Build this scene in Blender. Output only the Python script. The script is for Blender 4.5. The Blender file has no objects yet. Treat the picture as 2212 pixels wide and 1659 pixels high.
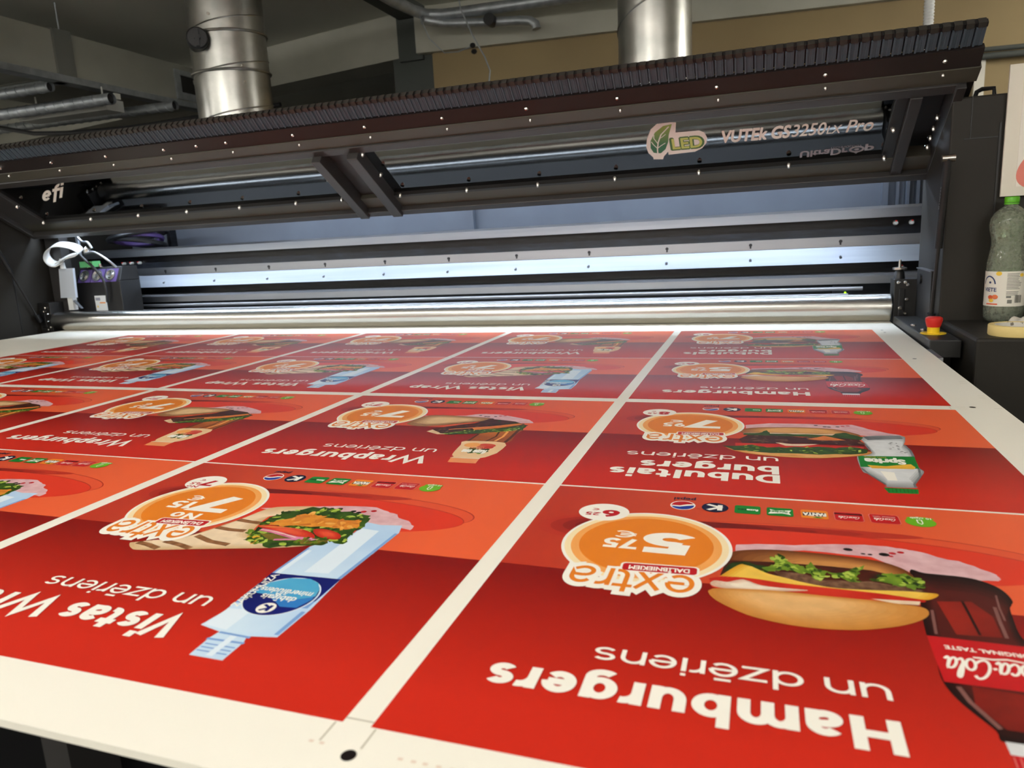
import bpy, bmesh, math, random
from mathutils import Vector, Matrix
PI = math.pi
random.seed(7)
SC = bpy.context.scene
COL = SC.collection

# ------------------------------------------------------------------ camera, world, exposure
def deg(a): return math.radians(a)
cam = bpy.data.cameras.new('camera')
cam_o = bpy.data.objects.new('camera', cam); COL.objects.link(cam_o)
cam_o.location = (0.213, -0.3247, 1.2259)
cam_o.rotation_euler = (deg(78.6606), deg(2.9217), deg(18.8114))
cam.sensor_fit = 'HORIZONTAL'; cam.sensor_width = 36.0
cam.lens = 1563.2 / 2212 * 36.0
cam.clip_start = 0.02
cam.dof.use_dof = True; cam.dof.focus_distance = 1.1; cam.dof.aperture_fstop = 9.5
SC.camera = cam_o
SC.view_settings.view_transform = 'Standard'
SC.view_settings.look = 'None'
SC.view_settings.gamma = 1.0
SC.view_settings.exposure = 0.0
SC.view_settings.use_curve_mapping = False
W = bpy.data.worlds.new('world'); SC.world = W; W.use_nodes = True
W.node_tree.nodes['Background'].inputs[0].default_value = (0.5, 0.55, 0.6, 1)
W.node_tree.nodes['Background'].inputs[1].default_value = 0.02

TUBE = 14.0      # ceiling tube emission
HALL = 43.0       # unseen hall lamps added to brighten the room
LED = 60.0       # led bar emission inside the printer

# ------------------------------------------------------------------ materials
def lin(c):
    out = []
    for v in c[:3]:
        v = v / 255.0
        out.append(v / 12.92 if v <= 0.04045 else ((v + 0.055) / 1.055) ** 2.4)
    return tuple(out)
MATS = {}
def M(name, rgb, rough=0.5, metal=0.0, spec=0.5, rgb2=None, scale=20.0, detail=4.0, stretch=None,
      emit=None, bump=0.0, bump_scale=200.0, coat=0.0, grad=None, aniso=0.0, contrast=(0.35, 0.65)):
    if name in MATS: return MATS[name]
    m = bpy.data.materials.new(name); m.use_nodes = True
    nt = m.node_tree; n = nt.nodes; l = nt.links
    b = n['Principled BSDF']
    c = lin(rgb) + (1,)
    b.inputs['Base Color'].default_value = c
    b.inputs['Roughness'].default_value = rough
    b.inputs['Metallic'].default_value = metal
    b.inputs['Specular IOR Level'].default_value = spec
    b.inputs['Coat Weight'].default_value = coat
    b.inputs['Anisotropic'].default_value = aniso
    tc = None
    if rgb2 is not None or bump:
        tc = n.new('ShaderNodeTexCoord')
    if rgb2 is not None:
        mx = n.new('ShaderNodeMix'); mx.data_type = 'RGBA'
        mx.inputs[6].default_value = c; mx.inputs[7].default_value = lin(rgb2) + (1,)
        if grad:                                   # printed colour ramp along one axis of the artwork
            sp = n.new('ShaderNodeSeparateXYZ'); l.new(tc.outputs['Object'], sp.inputs[0])
            mr = n.new('ShaderNodeMapRange'); mr.inputs[1].default_value = grad[1]; mr.inputs[2].default_value = grad[2]
            l.new(sp.outputs['XYZ'.index(grad[0])], mr.inputs[0]); l.new(mr.outputs[0], mx.inputs[0])
        else:
            nz = n.new('ShaderNodeTexNoise'); nz.inputs['Scale'].default_value = scale; nz.inputs['Detail'].default_value = detail
            if stretch:
                mp = n.new('ShaderNodeMapping'); mp.inputs['Scale'].default_value = stretch
                l.new(tc.outputs['Object'], mp.inputs[0]); l.new(mp.outputs[0], nz.inputs[0])
            else:
                l.new(tc.outputs['Object'], nz.inputs[0])
            mr = n.new('ShaderNodeMapRange'); mr.inputs[1].default_value = contrast[0]; mr.inputs[2].default_value = contrast[1]
            l.new(nz.outputs['Fac'], mr.inputs[0]); l.new(mr.outputs[0], mx.inputs[0])
        l.new(mx.outputs[2], b.inputs['Base Color'])
    if bump:
        nb = n.new('ShaderNodeTexNoise'); nb.inputs['Scale'].default_value = bump_scale
        l.new(tc.outputs['Object'], nb.inputs[0])
        bp = n.new('ShaderNodeBump'); bp.inputs['Strength'].default_value = bump; bp.inputs['Distance'].default_value = 0.002
        l.new(nb.outputs['Fac'], bp.inputs['Height']); l.new(bp.outputs[0], b.inputs['Normal'])
    if emit:
        b.inputs['Emission Color'].default_value = lin(emit[0]) + (1,)
        b.inputs['Emission Strength'].default_value = emit[1]
    MATS[name] = m
    return m

def glassy(name, tint, ior=1.45, rough=0.02, alpha=1.0, haze=0.0, haze_rgb=(200, 205, 195), scale=80):
    """clear or smoked sheet: tinted transparency under a fresnel gloss, with an optional film of droplets"""
    m = bpy.data.materials.new(name); m.use_nodes = True
    nt = m.node_tree; n = nt.nodes; l = nt.links
    n.remove(n['Principled BSDF']); out = n['Material Output']
    tr = n.new('ShaderNodeBsdfTransparent'); tr.inputs[0].default_value = lin(tint) + (1,)
    gl = n.new('ShaderNodeBsdfGlossy'); gl.inputs['Roughness'].default_value = rough
    fr = n.new('ShaderNodeFresnel'); fr.inputs[0].default_value = ior
    mx = n.new('ShaderNodeMixShader')
    base = tr.outputs[0]
    if haze:
        df = n.new('ShaderNodeBsdfDiffuse'); df.inputs[0].default_value = lin(haze_rgb) + (1,)
        tc = n.new('ShaderNodeTexCoord'); nz = n.new('ShaderNodeTexNoise'); nz.inputs['Scale'].default_value = scale; nz.inputs['Detail'].default_value = 6
        l.new(tc.outputs['Object'], nz.inputs[0])
        mr = n.new('ShaderNodeMapRange'); mr.inputs[1].default_value = .2; mr.inputs[2].default_value = .8; mr.inputs[3].default_value = haze * .45; mr.inputs[4].default_value = haze
        l.new(nz.outputs['Fac'], mr.inputs[0])
        mh = n.new('ShaderNodeMixShader'); l.new(mr.outputs[0], mh.inputs[0]); l.new(base, mh.inputs[1]); l.new(df.outputs[0], mh.inputs[2])
        base = mh.outputs[0]
    l.new(fr.outputs[0], mx.inputs[0]); l.new(base, mx.inputs[1]); l.new(gl.outputs[0], mx.inputs[2])
    l.new(mx.outputs[0], out.inputs[0])
    MATS[name] = m
    return m

m_black = M('black_paint', (30, 29, 28), .45, rgb2=(24, 23, 22), scale=9)
m_tower = M('dark_brown_paint', (40, 37, 32), .55, spec=.25, bump=.05, bump_scale=900)
m_frame = M('frame_paint', (50, 48, 47), .42)
m_olive = M('olive_strip_paint', (70, 68, 58), .5)
m_maroon = M('maroon_black_strip', (35, 29, 28), .35)
m_alu = M('brushed_aluminium', (205, 206, 206), .3, 1.0, rgb2=(176, 178, 182), scale=30, stretch=(1, 60, 60))
m_alu2 = M('dull_aluminium', (164, 165, 167), .40, 1.0, rgb2=(152, 153, 156), scale=3, stretch=(.4, 6, 6))
m_alub = M('satin_aluminium', (150, 154, 160), .5, .75, rgb2=(136, 141, 148), scale=3, stretch=(.5, 12, 12))
m_steel = M('roller_steel', (198, 196, 190), .27, 1.0)
m_galv = M('galvanised_steel', (200, 199, 192), .32, 1.0, rgb2=(172, 172, 166), scale=9, bump=.04, bump_scale=25)
m_galv2 = M('galvanised_dull', (182, 188, 192), .45, .7, rgb2=(158, 164, 168), scale=20)
m_cavity = M('cavity_paint', (98, 105, 116), .5, rgb2=(92, 98, 109), scale=5)
m_cav_blk = M('cavity_black', (16, 17, 20), .35, rgb2=(34, 37, 44), scale=7, stretch=(2, 6, 14), contrast=(.45, .75))
m_bolt = M('bolt_steel', (205, 200, 192), .25, 1.0)
m_rubber = M('black_plastic', (22, 22, 23), .4)
m_link = M('chain_link_plastic', (72, 84, 94), .42)
m_link_top = M('chain_knuckle_plastic', (50, 48, 44), .4)
m_white_pl = M('white_plastic', (226, 228, 226), .4)
m_purple = M('purple_plastic', (84, 66, 120), .45)
m_green_con = M('green_connector', (86, 160, 96), .5)
m_board = M('white_board', (247, 243, 229), .36, spec=.45, rgb2=(245, 241, 226), scale=3)
m_edge = M('board_edge', (232, 226, 208), .7)
m_red_btn = M('red_button', (214, 44, 34), .45)
m_yel = M('yellow_collar', (238, 200, 30), .5)
m_lum = M('lamp_housing', (215, 215, 205), .5)
m_sticker = M('cream_sticker', (250, 246, 236), .5)
m_panel = glassy('smoked_acrylic', (46, 46, 46), ior=2.05, rough=.03)

# ------------------------------------------------------------------ mesh helpers (world coordinates in, object-local coordinates out)
class MB:
    def __init__(s): s.v = []; s.f = []; s.mi = []; s.mats = []
    def m(s, mat):
        if mat not in s.mats: s.mats.append(mat)
        return s.mats.index(mat)
    def face(s, idx, mat): s.f.append(tuple(idx)); s.mi.append(s.m(mat))
    def poly(s, pts, mat):
        k = len(s.v); s.v += [tuple(p) for p in pts]; s.face(range(k, k + len(pts)), mat)
    def hexa(s, p, mat):
        k = len(s.v); s.v += [tuple(q) for q in p]
        for q in ((0, 3, 2, 1), (4, 5, 6, 7), (0, 1, 5, 4), (1, 2, 6, 5), (2, 3, 7, 6), (3, 0, 4, 7)):
            s.face([k + i for i in q], mat)
        return s
    def box(s, x0, x1, y0, y1, z0, z1, mat):
        return s.hexa([(x0, y0, z0), (x1, y0, z0), (x1, y1, z0), (x0, y1, z0), (x0, y0, z1), (x1, y0, z1), (x1, y1, z1), (x0, y1, z1)], mat)
    def prism(s, ring0, ring1, mat):
        """closed solid between two matching outlines"""
        n = len(ring0); k = len(s.v); s.v += [tuple(p) for p in ring0] + [tuple(p) for p in ring1]
        s.face([k + n - 1 - i for i in range(n)], mat); s.face([k + n + i for i in range(n)], mat)
        for i in range(n): s.face((k + i, k + (i + 1) % n, k + n + (i + 1) % n, k + n + i), mat)
        return s
    def tube(s, path, r, mat, seg=12, caps=True, closed=False):
        P = [Vector(p) for p in path]; n = len(P); k = len(s.v)
        rs = r if isinstance(r, (list, tuple)) else [r] * n
        prev = None
        for i in range(n):
            a = P[(i - 1) % n] if (closed or i > 0) else P[i]; b = P[(i + 1) % n] if (closed or i < n - 1) else P[i]
            t = (b - a).normalized()
            if prev is None:
                u = t.cross(Vector((0, 0, 1)));
                if u.length < 1e-3: u = t.cross(Vector((1, 0, 0)))
                u.normalize()
            else:
                u = (prev - t * prev.dot(t)).normalized()
            prev = u; w = t.cross(u)
            for j in range(seg):
                an = 2 * PI * j / seg
                s.v.append(tuple(P[i] + (u * math.cos(an) + w * math.sin(an)) * rs[i]))
        m = n if closed else n - 1
        for i in range(m):
            for j in range(seg):
                a = k + i * seg + j; b = k + i * seg + (j + 1) % seg; c = k + ((i + 1) % n) * seg
                s.face((a, b, c + (j + 1) % seg, c + j), mat)
        if caps and not closed:
            s.face([k + seg - 1 - j for j in range(seg)], mat); s.face([k + (n - 1) * seg + j for j in range(seg)], mat)
        return s
    def lathe(s, prof, c, mat, seg=32, mat_fn=None):
        k = len(s.v); n = len(prof)
        for r, z in prof:
            for j in range(seg):
                a = 2 * PI * j / seg; s.v.append((c[0] + r * math.cos(a), c[1] + r * math.sin(a), c[2] + z))
        for i in range(n - 1):
            for j in range(seg):
                a = k + i * seg + j; b = k + i * seg + (j + 1) % seg
                s.face((a, b, b + seg, a + seg), mat)
        if prof[0][0] > 1e-6: s.face([k + seg - 1 - j for j in range(seg)], mat)
        if prof[-1][0] > 1e-6: s.face([k + (n - 1) * seg + j for j in range(seg)], mat)
        return s
    def build(s, name, parent=None, smooth=False, bevel=0.0, loc=None, origin=None):
        me = bpy.data.meshes.new(name)
        o0 = Vector(origin) if origin is not None else (Vector(parent['_o']) if parent is not None and '_o' in parent else Vector((0, 0, 0)))
        me.from_pydata([tuple(Vector(p) - o0) for p in s.v], [], s.f)
        for mm in s.mats: me.materials.append(mm)
        me.polygons.foreach_set('material_index', s.mi)
        if smooth:
            me.polygons.foreach_set('use_smooth', [True] * len(me.polygons))
        me.update()
        o = bpy.data.objects.new(name, me); COL.objects.link(o)
        if parent is not None:
            o.parent = parent; o['_o'] = list(Vector(parent['_o']))
        else:
            o.location = o0; o['_o'] = list(o0)
        if smooth and smooth != 'all':
            md = o.modifiers.new('smooth_by_angle', 'EDGE_SPLIT'); md.split_angle = deg(38)
        if bevel:
            bv = o.modifiers.new('bevel', 'BEVEL'); bv.width = bevel; bv.segments = 2; bv.limit_method = 'ANGLE'
        return o

def tag(o, label, cat, group=None, kind=None):
    if label: o['label'] = label
    if cat: o['category'] = cat
    if group: o['group'] = group
    if kind: o['kind'] = kind
    return o
def thing(name, loc, label, cat, group=None):
    o = bpy.data.objects.new(name, None); COL.objects.link(o); o.location = loc; o.empty_display_size = .05
    o['_o'] = list(loc)
    return tag(o, label, cat, group)
def struct(mb, name, origin=(0, 0, 0)):
    o = mb.build(name, origin=origin); o['kind'] = 'structure'; return o
def copy_at(src, parent, shift):
    c = src.copy(); COL.objects.link(c); c.parent = parent; c.location = Vector(src.location) + Vector(shift)
    return c

# ------------------------------------------------------------------ lettering from the built-in font, as flat polygons
_tc = {}
def text_geo(s, shear=0.0, space=1.0):
    key = (s, shear, space)
    if key in _tc: return _tc[key]
    cu = bpy.data.curves.new('t', 'FONT'); cu.body = s; cu.shear = shear; cu.space_character = space; cu.resolution_u = 4
    o = bpy.data.objects.new('t', cu); COL.objects.link(o)
    dg = bpy.context.evaluated_depsgraph_get(); dg.update()
    me = bpy.data.meshes.new_from_object(o.evaluated_get(dg))
    V = [(v.co.x, v.co.y) for v in me.vertices]; F = [tuple(p.vertices) for p in me.polygons]
    cnt = {}
    for f in F:
        for i in range(len(f)):
            e = (min(f[i], f[(i + 1) % len(f)]), max(f[i], f[(i + 1) % len(f)])); cnt[e] = cnt.get(e, 0) + 1
    E = [e for e, c in cnt.items() if c == 1]
    bpy.data.objects.remove(o); bpy.data.meshes.remove(me); bpy.data.curves.remove(cu)
    xs = [v[0] for v in V]
    _tc[key] = (V, F, E, min(xs), max(xs))
    return _tc[key]
def put_text(mb, s, fn, mat, width=None, size=1.0, x=0.0, y=0.0, bold=0.0, shear=0.0, space=1.0, ysize=None, up=(0, 0, 1)):
    """fn maps (x, y) to a 3-D point; the line starts at x, baseline y, scaled to width (or size)"""
    V, F, E, a, b = text_geo(s, shear, space)
    sx = (width / (b - a)) if width else size
    sy = ysize if ysize else sx
    k = len(mb.v)
    mb.v += [fn(x + (v[0] - a) * sx, y + v[1] * sy) for v in V]
    for f in F: mb.face([k + i for i in f], mat)
    if bold:
        uv_ = Vector(up); cnt_ = 0
        for i, j in E:
            p, q = V[i], V[j]; dx, dy = q[0] - p[0], q[1] - p[1]; L = math.hypot(dx, dy)
            if L < 1e-9: continue
            dx, dy = dx / L * bold, dy / L * bold
            pts = [(p[0] - dx * .4 - dy, p[1] - dy * .4 + dx), (p[0] - dx * .4 + dy, p[1] - dy * .4 - dx), (q[0] + dx * .4 + dy, q[1] + dy * .4 - dx), (q[0] + dx * .4 - dy, q[1] + dy * .4 + dx)]
            cnt_ += 1; sh = uv_ * (1 + cnt_ % 13) * 5e-7
            mb.poly([Vector(fn(x + (u - a) * sx, y + w * sy)) + sh for u, w in pts], mat)

# ------------------------------------------------------------------ a drawn geometric alphabet (pen strokes) for the headlines
CAP, XH, ASC, DESC = .70, .54, .74, -.2
def arc(cx, cy, rx, ry, a0, a1, n=14):
    return [(cx + rx * math.cos(deg(a0 + (a1 - a0) * i / n)), cy + ry * math.sin(deg(a0 + (a1 - a0) * i / n))) for i in range(n + 1)]
def glyph(c, w, wh):
    hx, hy = w / 2, wh / 2
    bw = .48 + .62 * w; nw = .42 + .85 * w
    bowl = lambda: arc(bw / 2, XH / 2, bw / 2 - hx, XH / 2 - hy, 0, 360, 28)
    def arch(x0, x1):
        ry = min((x1 - x0) / 2 - hx, XH * .42)
        return arc((x0 + x1) / 2, XH - hy - ry, (x1 - x0) / 2 - hx, ry, 180, 0, 12) + [(x1 - hx, 0)]
    if c == ' ': return [], .26
    if c == 'n': return [[(hx, 0), (hx, XH)], arch(0, nw)], nw + .1
    if c == 'u': return [[(nw - hx, 0), (nw - hx, XH)], [(nw - x, XH - y) for x, y in arch(0, nw)]], nw + .1
    if c == 'm':
        m2 = nw - w * .15
        return [[(hx, 0), (hx, XH)], arch(0, m2), arch(m2 - w, 2 * m2 - w)], 2 * m2 - w + .1
    if c == 'r':
        return [[(hx, 0), (hx, XH)], arc(hx + (.17 + w * .3), XH - hy - .2, .17 + w * .3, .2, 180, 78, 8)], .27 + w * .85
    if c == 'o': return [bowl()], bw + .07
    if c in 'bp': 
        return [[(hx, 0 if c == 'b' else DESC), (hx, ASC if c == 'b' else XH)], bowl()], bw + .08
    if c == 'd': return [[(bw - hx, 0), (bw - hx, ASC)], bowl()], bw + .1
    if c == 'g':
        return [[(bw - hx, XH), (bw - hx, .0)] + arc(bw / 2, .0, bw / 2 - hx, -DESC - hy, 0, -140, 10), bowl()], bw + .1
    if c in 'eē':
        S = [[(hx, XH / 2), (bw - hx, XH / 2)], arc(bw / 2, XH / 2, bw / 2 - hx, XH / 2 - hy, 0, 318, 24)]
        if c == 'ē': S.append([(bw * .22, XH + .13), (bw * .78, XH + .13)])
        return S, bw + .06
    if c == 's':
        sw = .4 + .45 * w; ry = (XH - 2 * hy) / 4; rx = sw / 2 - hx
        return [arc(sw / 2, XH - hy - ry, rx, ry, 30, 270, 16) + arc(sw / 2, hy + ry, rx, ry, 90, -150, 16)[1:]], sw + .07
    if c == 'a':
        aw = .42 + .6 * w; rx = aw / 2 - hx; lo = .30
        return [[(aw - hx, 0), (aw - hx, XH * .58)] + arc(aw / 2, XH * .58, rx, XH * .42 - hy, 0, 145, 12),
                [(aw - hx, lo - .02), (aw * .5, lo - hy * .2)] + arc(aw * .46, (lo + hy * .6) / 2, aw * .46 - hx, (lo - hy * 1.2) / 2, 90, 300, 14) + [(aw - hx, .12)]], aw + .09
    if c == 't': 
        return [[(.1 + hx, .68), (.1 + hx, .2)] + arc(.1 + hx + .17, .2, .17, .2 - hy, 180, 285, 8), [(0, XH - hy), (.32 + w * .6, XH - hy)]], .36 + w * .65
    if c == 'i': return [[(hx, 0), (hx, XH)], [(hx, XH + .085), (hx, XH + .085 + max(w * .9, .09))]], w + .1
    if c == 'f': return [[(.12 + hx, -.16), (.12 + hx, ASC - .2)] + arc(.12 + hx + .16, ASC - .2, .16, .2 - hy, 180, 70, 8), [(0, XH - hy), (.40 + w * .5, XH - hy)]], .40 + w * .6
    if c == 'l': return [[(hx, 0), (hx, ASC)]], w + .1
    if c == 'z':
        zw = .42 + .4 * w
        return [[(.0, XH - hy), (zw - hx * .6, XH - hy), (hx * .7, hy), (zw, hy)]], zw + .07
    if c == 'x':
        xw = .46 + .4 * w
        return [[(hx * .8, XH), (xw - hx * .8, 0)], [(xw - hx * .8, XH), (hx * .8, 0)]], xw + .02
    if c == 'H':
        W2 = .56 + .75 * w
        return [[(hx, 0), (hx, CAP)], [(W2 - hx, 0), (W2 - hx, CAP)], [(hx, CAP / 2), (W2 - hx, CAP / 2)]], W2 + .1
    if c == 'D':
        W2 = .52 + .75 * w
        return [[(hx, hy), (W2 * .42, hy)] + arc(W2 * .42, CAP / 2, W2 * .58 - hx, CAP / 2 - hy, -90, 90, 18) + [(hx, CAP - hy)], [(hx, 0), (hx, CAP)]], W2 + .07
    if c == 'V':
        W2 = .62 + .6 * w
        return [[(hx * .95, CAP), (W2 / 2, hy * .4), (W2 - hx * .95, CAP)]], W2 + .0
    if c == 'W':
        q = .27 + .4 * w
        return [[(hx * .9, CAP), (hx * .9 + q * .9, hy * .5), (hx * .9 + 1.8 * q, CAP - hy * .5), (hx * .9 + 2.7 * q, hy * .5), (hx * .9 + 3.6 * q, CAP)]], w * .9 + 3.6 * q + .02
    if c == 'K':
        W2 = .5 + .6 * w
        return [[(hx, 0), (hx, CAP)], [(W2 - hx, CAP), (hx, CAP * .42), (W2 - hx * .6, 0)]], W2 + .05
    if c == 'N':
        W2 = .56 + .7 * w
        return [[(hx, 0), (hx, CAP)], [(W2 - hx, 0), (W2 - hx, CAP)], [(hx, CAP - hy), (W2 - hx, hy)]], W2 + .1
    dw = .44 + .62 * w
    if c == '5':
        return [[(dw - hx * .4, CAP - hy), (.07 + hx, CAP - hy), (.045 + hx, .37)], [(.045 + hx, .40)] + arc(dw / 2 - .02, .235, dw / 2 - hx + .02, .235 - hy, 100, -150, 18)], dw + .05
    if c == '7': return [[(0, CAP - hy), (dw - hx * 1.1, CAP - hy), (dw * .28, 0)]], dw + .03
    if c in '69':
        S = [arc(dw / 2, .235, dw / 2 - hx, .235 - hy, 0, 360, 24), arc(dw * .5 + .16, .235, dw * .5 + .16 - hx, CAP - .235 - hy, 180, 97, 10)]
        if c == '9': S = [[(dw - x, CAP - y) for x, y in s] for s in S]
        return S, dw + .07
    if c == '8':
        return [arc(dw / 2, CAP - .18, dw * .45 - hx, .18 - hy * .6, 0, 360, 22), arc(dw / 2, .2, dw / 2 - hx, .2 - hy, 0, 360, 22)], dw + .07
    if c == '1': return [[(w * .9, 0), (w * .9, CAP)], [(0, CAP - .12), (w * .9, CAP - hy)]], w * 1.4 + .1
    if c == '2': return [arc(dw / 2, CAP - .21, dw / 2 - hx, .21 - hy, 165, -35, 14) + [(hx, hy), (dw, hy)]], dw + .05
    if c == '4': return [[(dw * .58, CAP), (hx * .6, .2), (dw + .04, .2)], [(dw * .74, .42), (dw * .74, 0)]], dw + .08
    if c == '€':
        return [arc(.34, CAP / 2, .3, CAP / 2 - hy, 48, 312, 20), [(-.06, CAP / 2 + .08), (.42, CAP / 2 + .08)], [(-.06, CAP / 2 - .08), (.42, CAP / 2 - .08)]], .66
    return [], .3
def ribbon(pts, hx, hy):
    P = [Vector((p[0] / hx, p[1] / hy)) for p in pts]          # a round pen in stretched space
    q = [P[0]]
    for p in P[1:]:
        if (p - q[-1]).length > 1e-6: q.append(p)
    P = q; n = len(P); L = []; R = []
    closed = (P[0] - P[-1]).length < 1e-4
    for i in range(n):
        if closed and i in (0, n - 1): a, b = P[1] - P[0], P[-1] - P[-2]
        else: a = P[min(i + 1, n - 1)] - P[min(i, n - 2)]; b = P[max(i, 1)] - P[max(i - 1, 0)]
        a.normalize(); b.normalize()
        na = Vector((-a.y, a.x)); nb = Vector((-b.y, b.x)); nn = na + nb
        if nn.length < 1e-3: nn = na
        nn.normalize(); k = 1 / max(.42, nn.dot(na)); nn = nn * k
        L.append(((P[i].x + nn.x) * hx, (P[i].y + nn.y) * hy)); R.append(((P[i].x - nn.x) * hx, (P[i].y - nn.y) * hy))
    return L, R
def put_drawn(mb, s, fn, mat, x0, x1, y, size, w=.2, wh=.15, grow=0.0, skew=0.0):
    """headline line from x0 to x1 (baseline y); size is the letter height scale; grow fattens the strokes (outline)"""
    items = []; cx = 0; nz = 0
    for c in s:
        S, adv = glyph(c, w, wh); items.append((cx, S)); cx += adv
    cx -= .08; sx = (x1 - x0) / cx
    for ox, S in items:
        for st in S:
            if grow:
                a, b = Vector(st[0]), Vector(st[1]); d = (a - b).normalized() * grow * .8; st = [tuple(a + d)] + st
                a, b = Vector(st[-1]), Vector(st[-2]); d = (a - b).normalized() * grow * .8; st = st + [tuple(a + d)]
            L, R = ribbon(st, w / 2 + grow, wh / 2 + grow)
            k = len(mb.v); nz += 1
            cn = [0]
            def lift(q):
                cn[0] += 1; return (q[0], q[1], q[2] + nz * 5e-7 + (cn[0] % len(L)) * 1.5e-7)
            mb.v += [lift(fn(x0 + (ox + px + skew * py) * sx, y + py * size)) for px, py in L] + [lift(fn(x0 + (ox + px + skew * py) * sx, y + py * size)) for px, py in R]
            n = len(L)
            for i in range(n - 1): mb.face((k + i, k + i + 1, k + n + i + 1, k + n + i), mat)

# ------------------------------------------------------------------ the printed artwork (flat ink on the board; reader's x to the right, y up, unit = poster width)
PW = 0.48; PH = 0.884
def ink(name, rgb, rgb2=None, **k):
    k.setdefault('rough', .36); k.setdefault('spec', .22)
    return M('ink_' + name, rgb, rgb2=rgb2, **k)
i_red = ink('red', (202, 42, 26), (132, 16, 11), grad=('Y', .80 * PW, .44 * PW))
i_org = ink('orange_red', (234, 98, 56), (188, 56, 36), grad=('X', .12 * PW, .95 * PW))
i_plate = ink('plate_red', (222, 58, 36)); i_rim = ink('plate_rim', (224, 84, 50)); i_rimline = ink('plate_line', (186, 48, 30))
i_sh = [ink('shade%d' % i, c) for i, c in enumerate([(186, 52, 36), (168, 42, 30), (146, 32, 24), (118, 22, 18), (92, 14, 12)])]
i_white = ink('white', (247, 243, 230)); i_cream = ink('cream', (248, 226, 178)); i_lor = ink('light_orange', (243, 166, 88)); i_or = ink('badge_orange', (229, 128, 36))
i_dred = ink('deep_red', (188, 26, 34)); i_navy = ink('navy', (22, 28, 58)); i_green = ink('green', (24, 128, 46)); i_lgreen = ink('lime', (108, 178, 34))
i_black = ink('black', (24, 18, 18)); i_blue = ink('blue', (30, 56, 150)); i_fanta = ink('fanta', (240, 140, 40)); i_pink = ink('coke_pink', (226, 120, 110))
i_nap = ink('napkin', (226, 186, 188), (208, 160, 164), scale=60)
i_bun = ink('bun', (216, 152, 78), (190, 118, 50), scale=22); i_bunl = ink('bun_light', (228, 172, 104), (208, 144, 74), scale=50); i_bund = ink('bun_brown', (126, 70, 32), (176, 112, 58), scale=30)
i_dark = ink('food_shadow', (50, 18, 10), (84, 30, 18), scale=60); i_patty = ink('patty', (86, 54, 38), (132, 96, 72), scale=150)
i_cheese = ink('cheese', (238, 188, 64), (228, 166, 44), scale=40); i_chd = ink('cheddar', (222, 128, 58), (206, 106, 40), scale=60)
i_tom = ink('tomato', (212, 54, 36), (188, 34, 24), scale=30); i_mayo = ink('mayo', (240, 220, 190), (226, 192, 160), scale=40)
i_leaf = [ink('leaf%d' % i, c, d, scale=90) for i, (c, d) in enumerate([((60, 92, 24), (36, 62, 16)), ((122, 152, 42), (88, 120, 30)), ((184, 202, 88), (142, 170, 56)), ((40, 66, 20), (24, 44, 12))])]
i_chick = [ink('chicken%d' % i, c, d, scale=70) for i, (c, d) in enumerate([((228, 150, 54), (206, 120, 36)), ((240, 184, 96), (228, 156, 66)), ((188, 100, 34), (206, 126, 48))])]
i_onion = ink('onion', (190, 70, 120), (226, 150, 180), scale=60); i_pick = ink('pickle', (130, 110, 40), (96, 82, 26), scale=60)
i_tort = ink('tortilla', (230, 200, 160), (206, 168, 122), scale=34); i_grill = ink('grill', (112, 70, 40), (160, 112, 74), scale=120)
i_cola = ink('cola', (58, 14, 12), (26, 8, 8), scale=14); i_colag = ink('cola_glow', (150, 34, 22), (110, 22, 16), scale=16); i_colahl = ink('cola_shine', (128, 84, 78)); i_lab = ink('cola_label', (206, 30, 34), (190, 22, 28), scale=10)
i_clear = ink('clear_bottle', (196, 196, 196), (222, 222, 222), scale=30); i_cleard = ink('clear_dark', (128, 130, 132), (92, 96, 98), scale=40)
i_water = ink('water', (178, 208, 236), (204, 226, 242), scale=9); i_waterd = ink('water_edge', (120, 160, 212)); i_wl = ink('water_light', (222, 236, 246))
i_wnavy = ink('water_navy', (24, 34, 122), (14, 22, 92), scale=8); i_teal = ink('teal', (98, 188, 214), (62, 150, 200), scale=10); i_tealb = ink('teal_blue', (48, 120, 190))
i_amber = ink('amber', (190, 104, 36), (140, 66, 22), scale=18); i_amberd = ink('amber_dark', (84, 40, 20)); i_tea = ink('tea_label', (240, 206, 160), (232, 190, 140), scale=14); i_peach = ink('peach', (234, 146, 92)); i_fruit = ink('fruit', (206, 66, 50), (228, 140, 70), scale=40)

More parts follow.
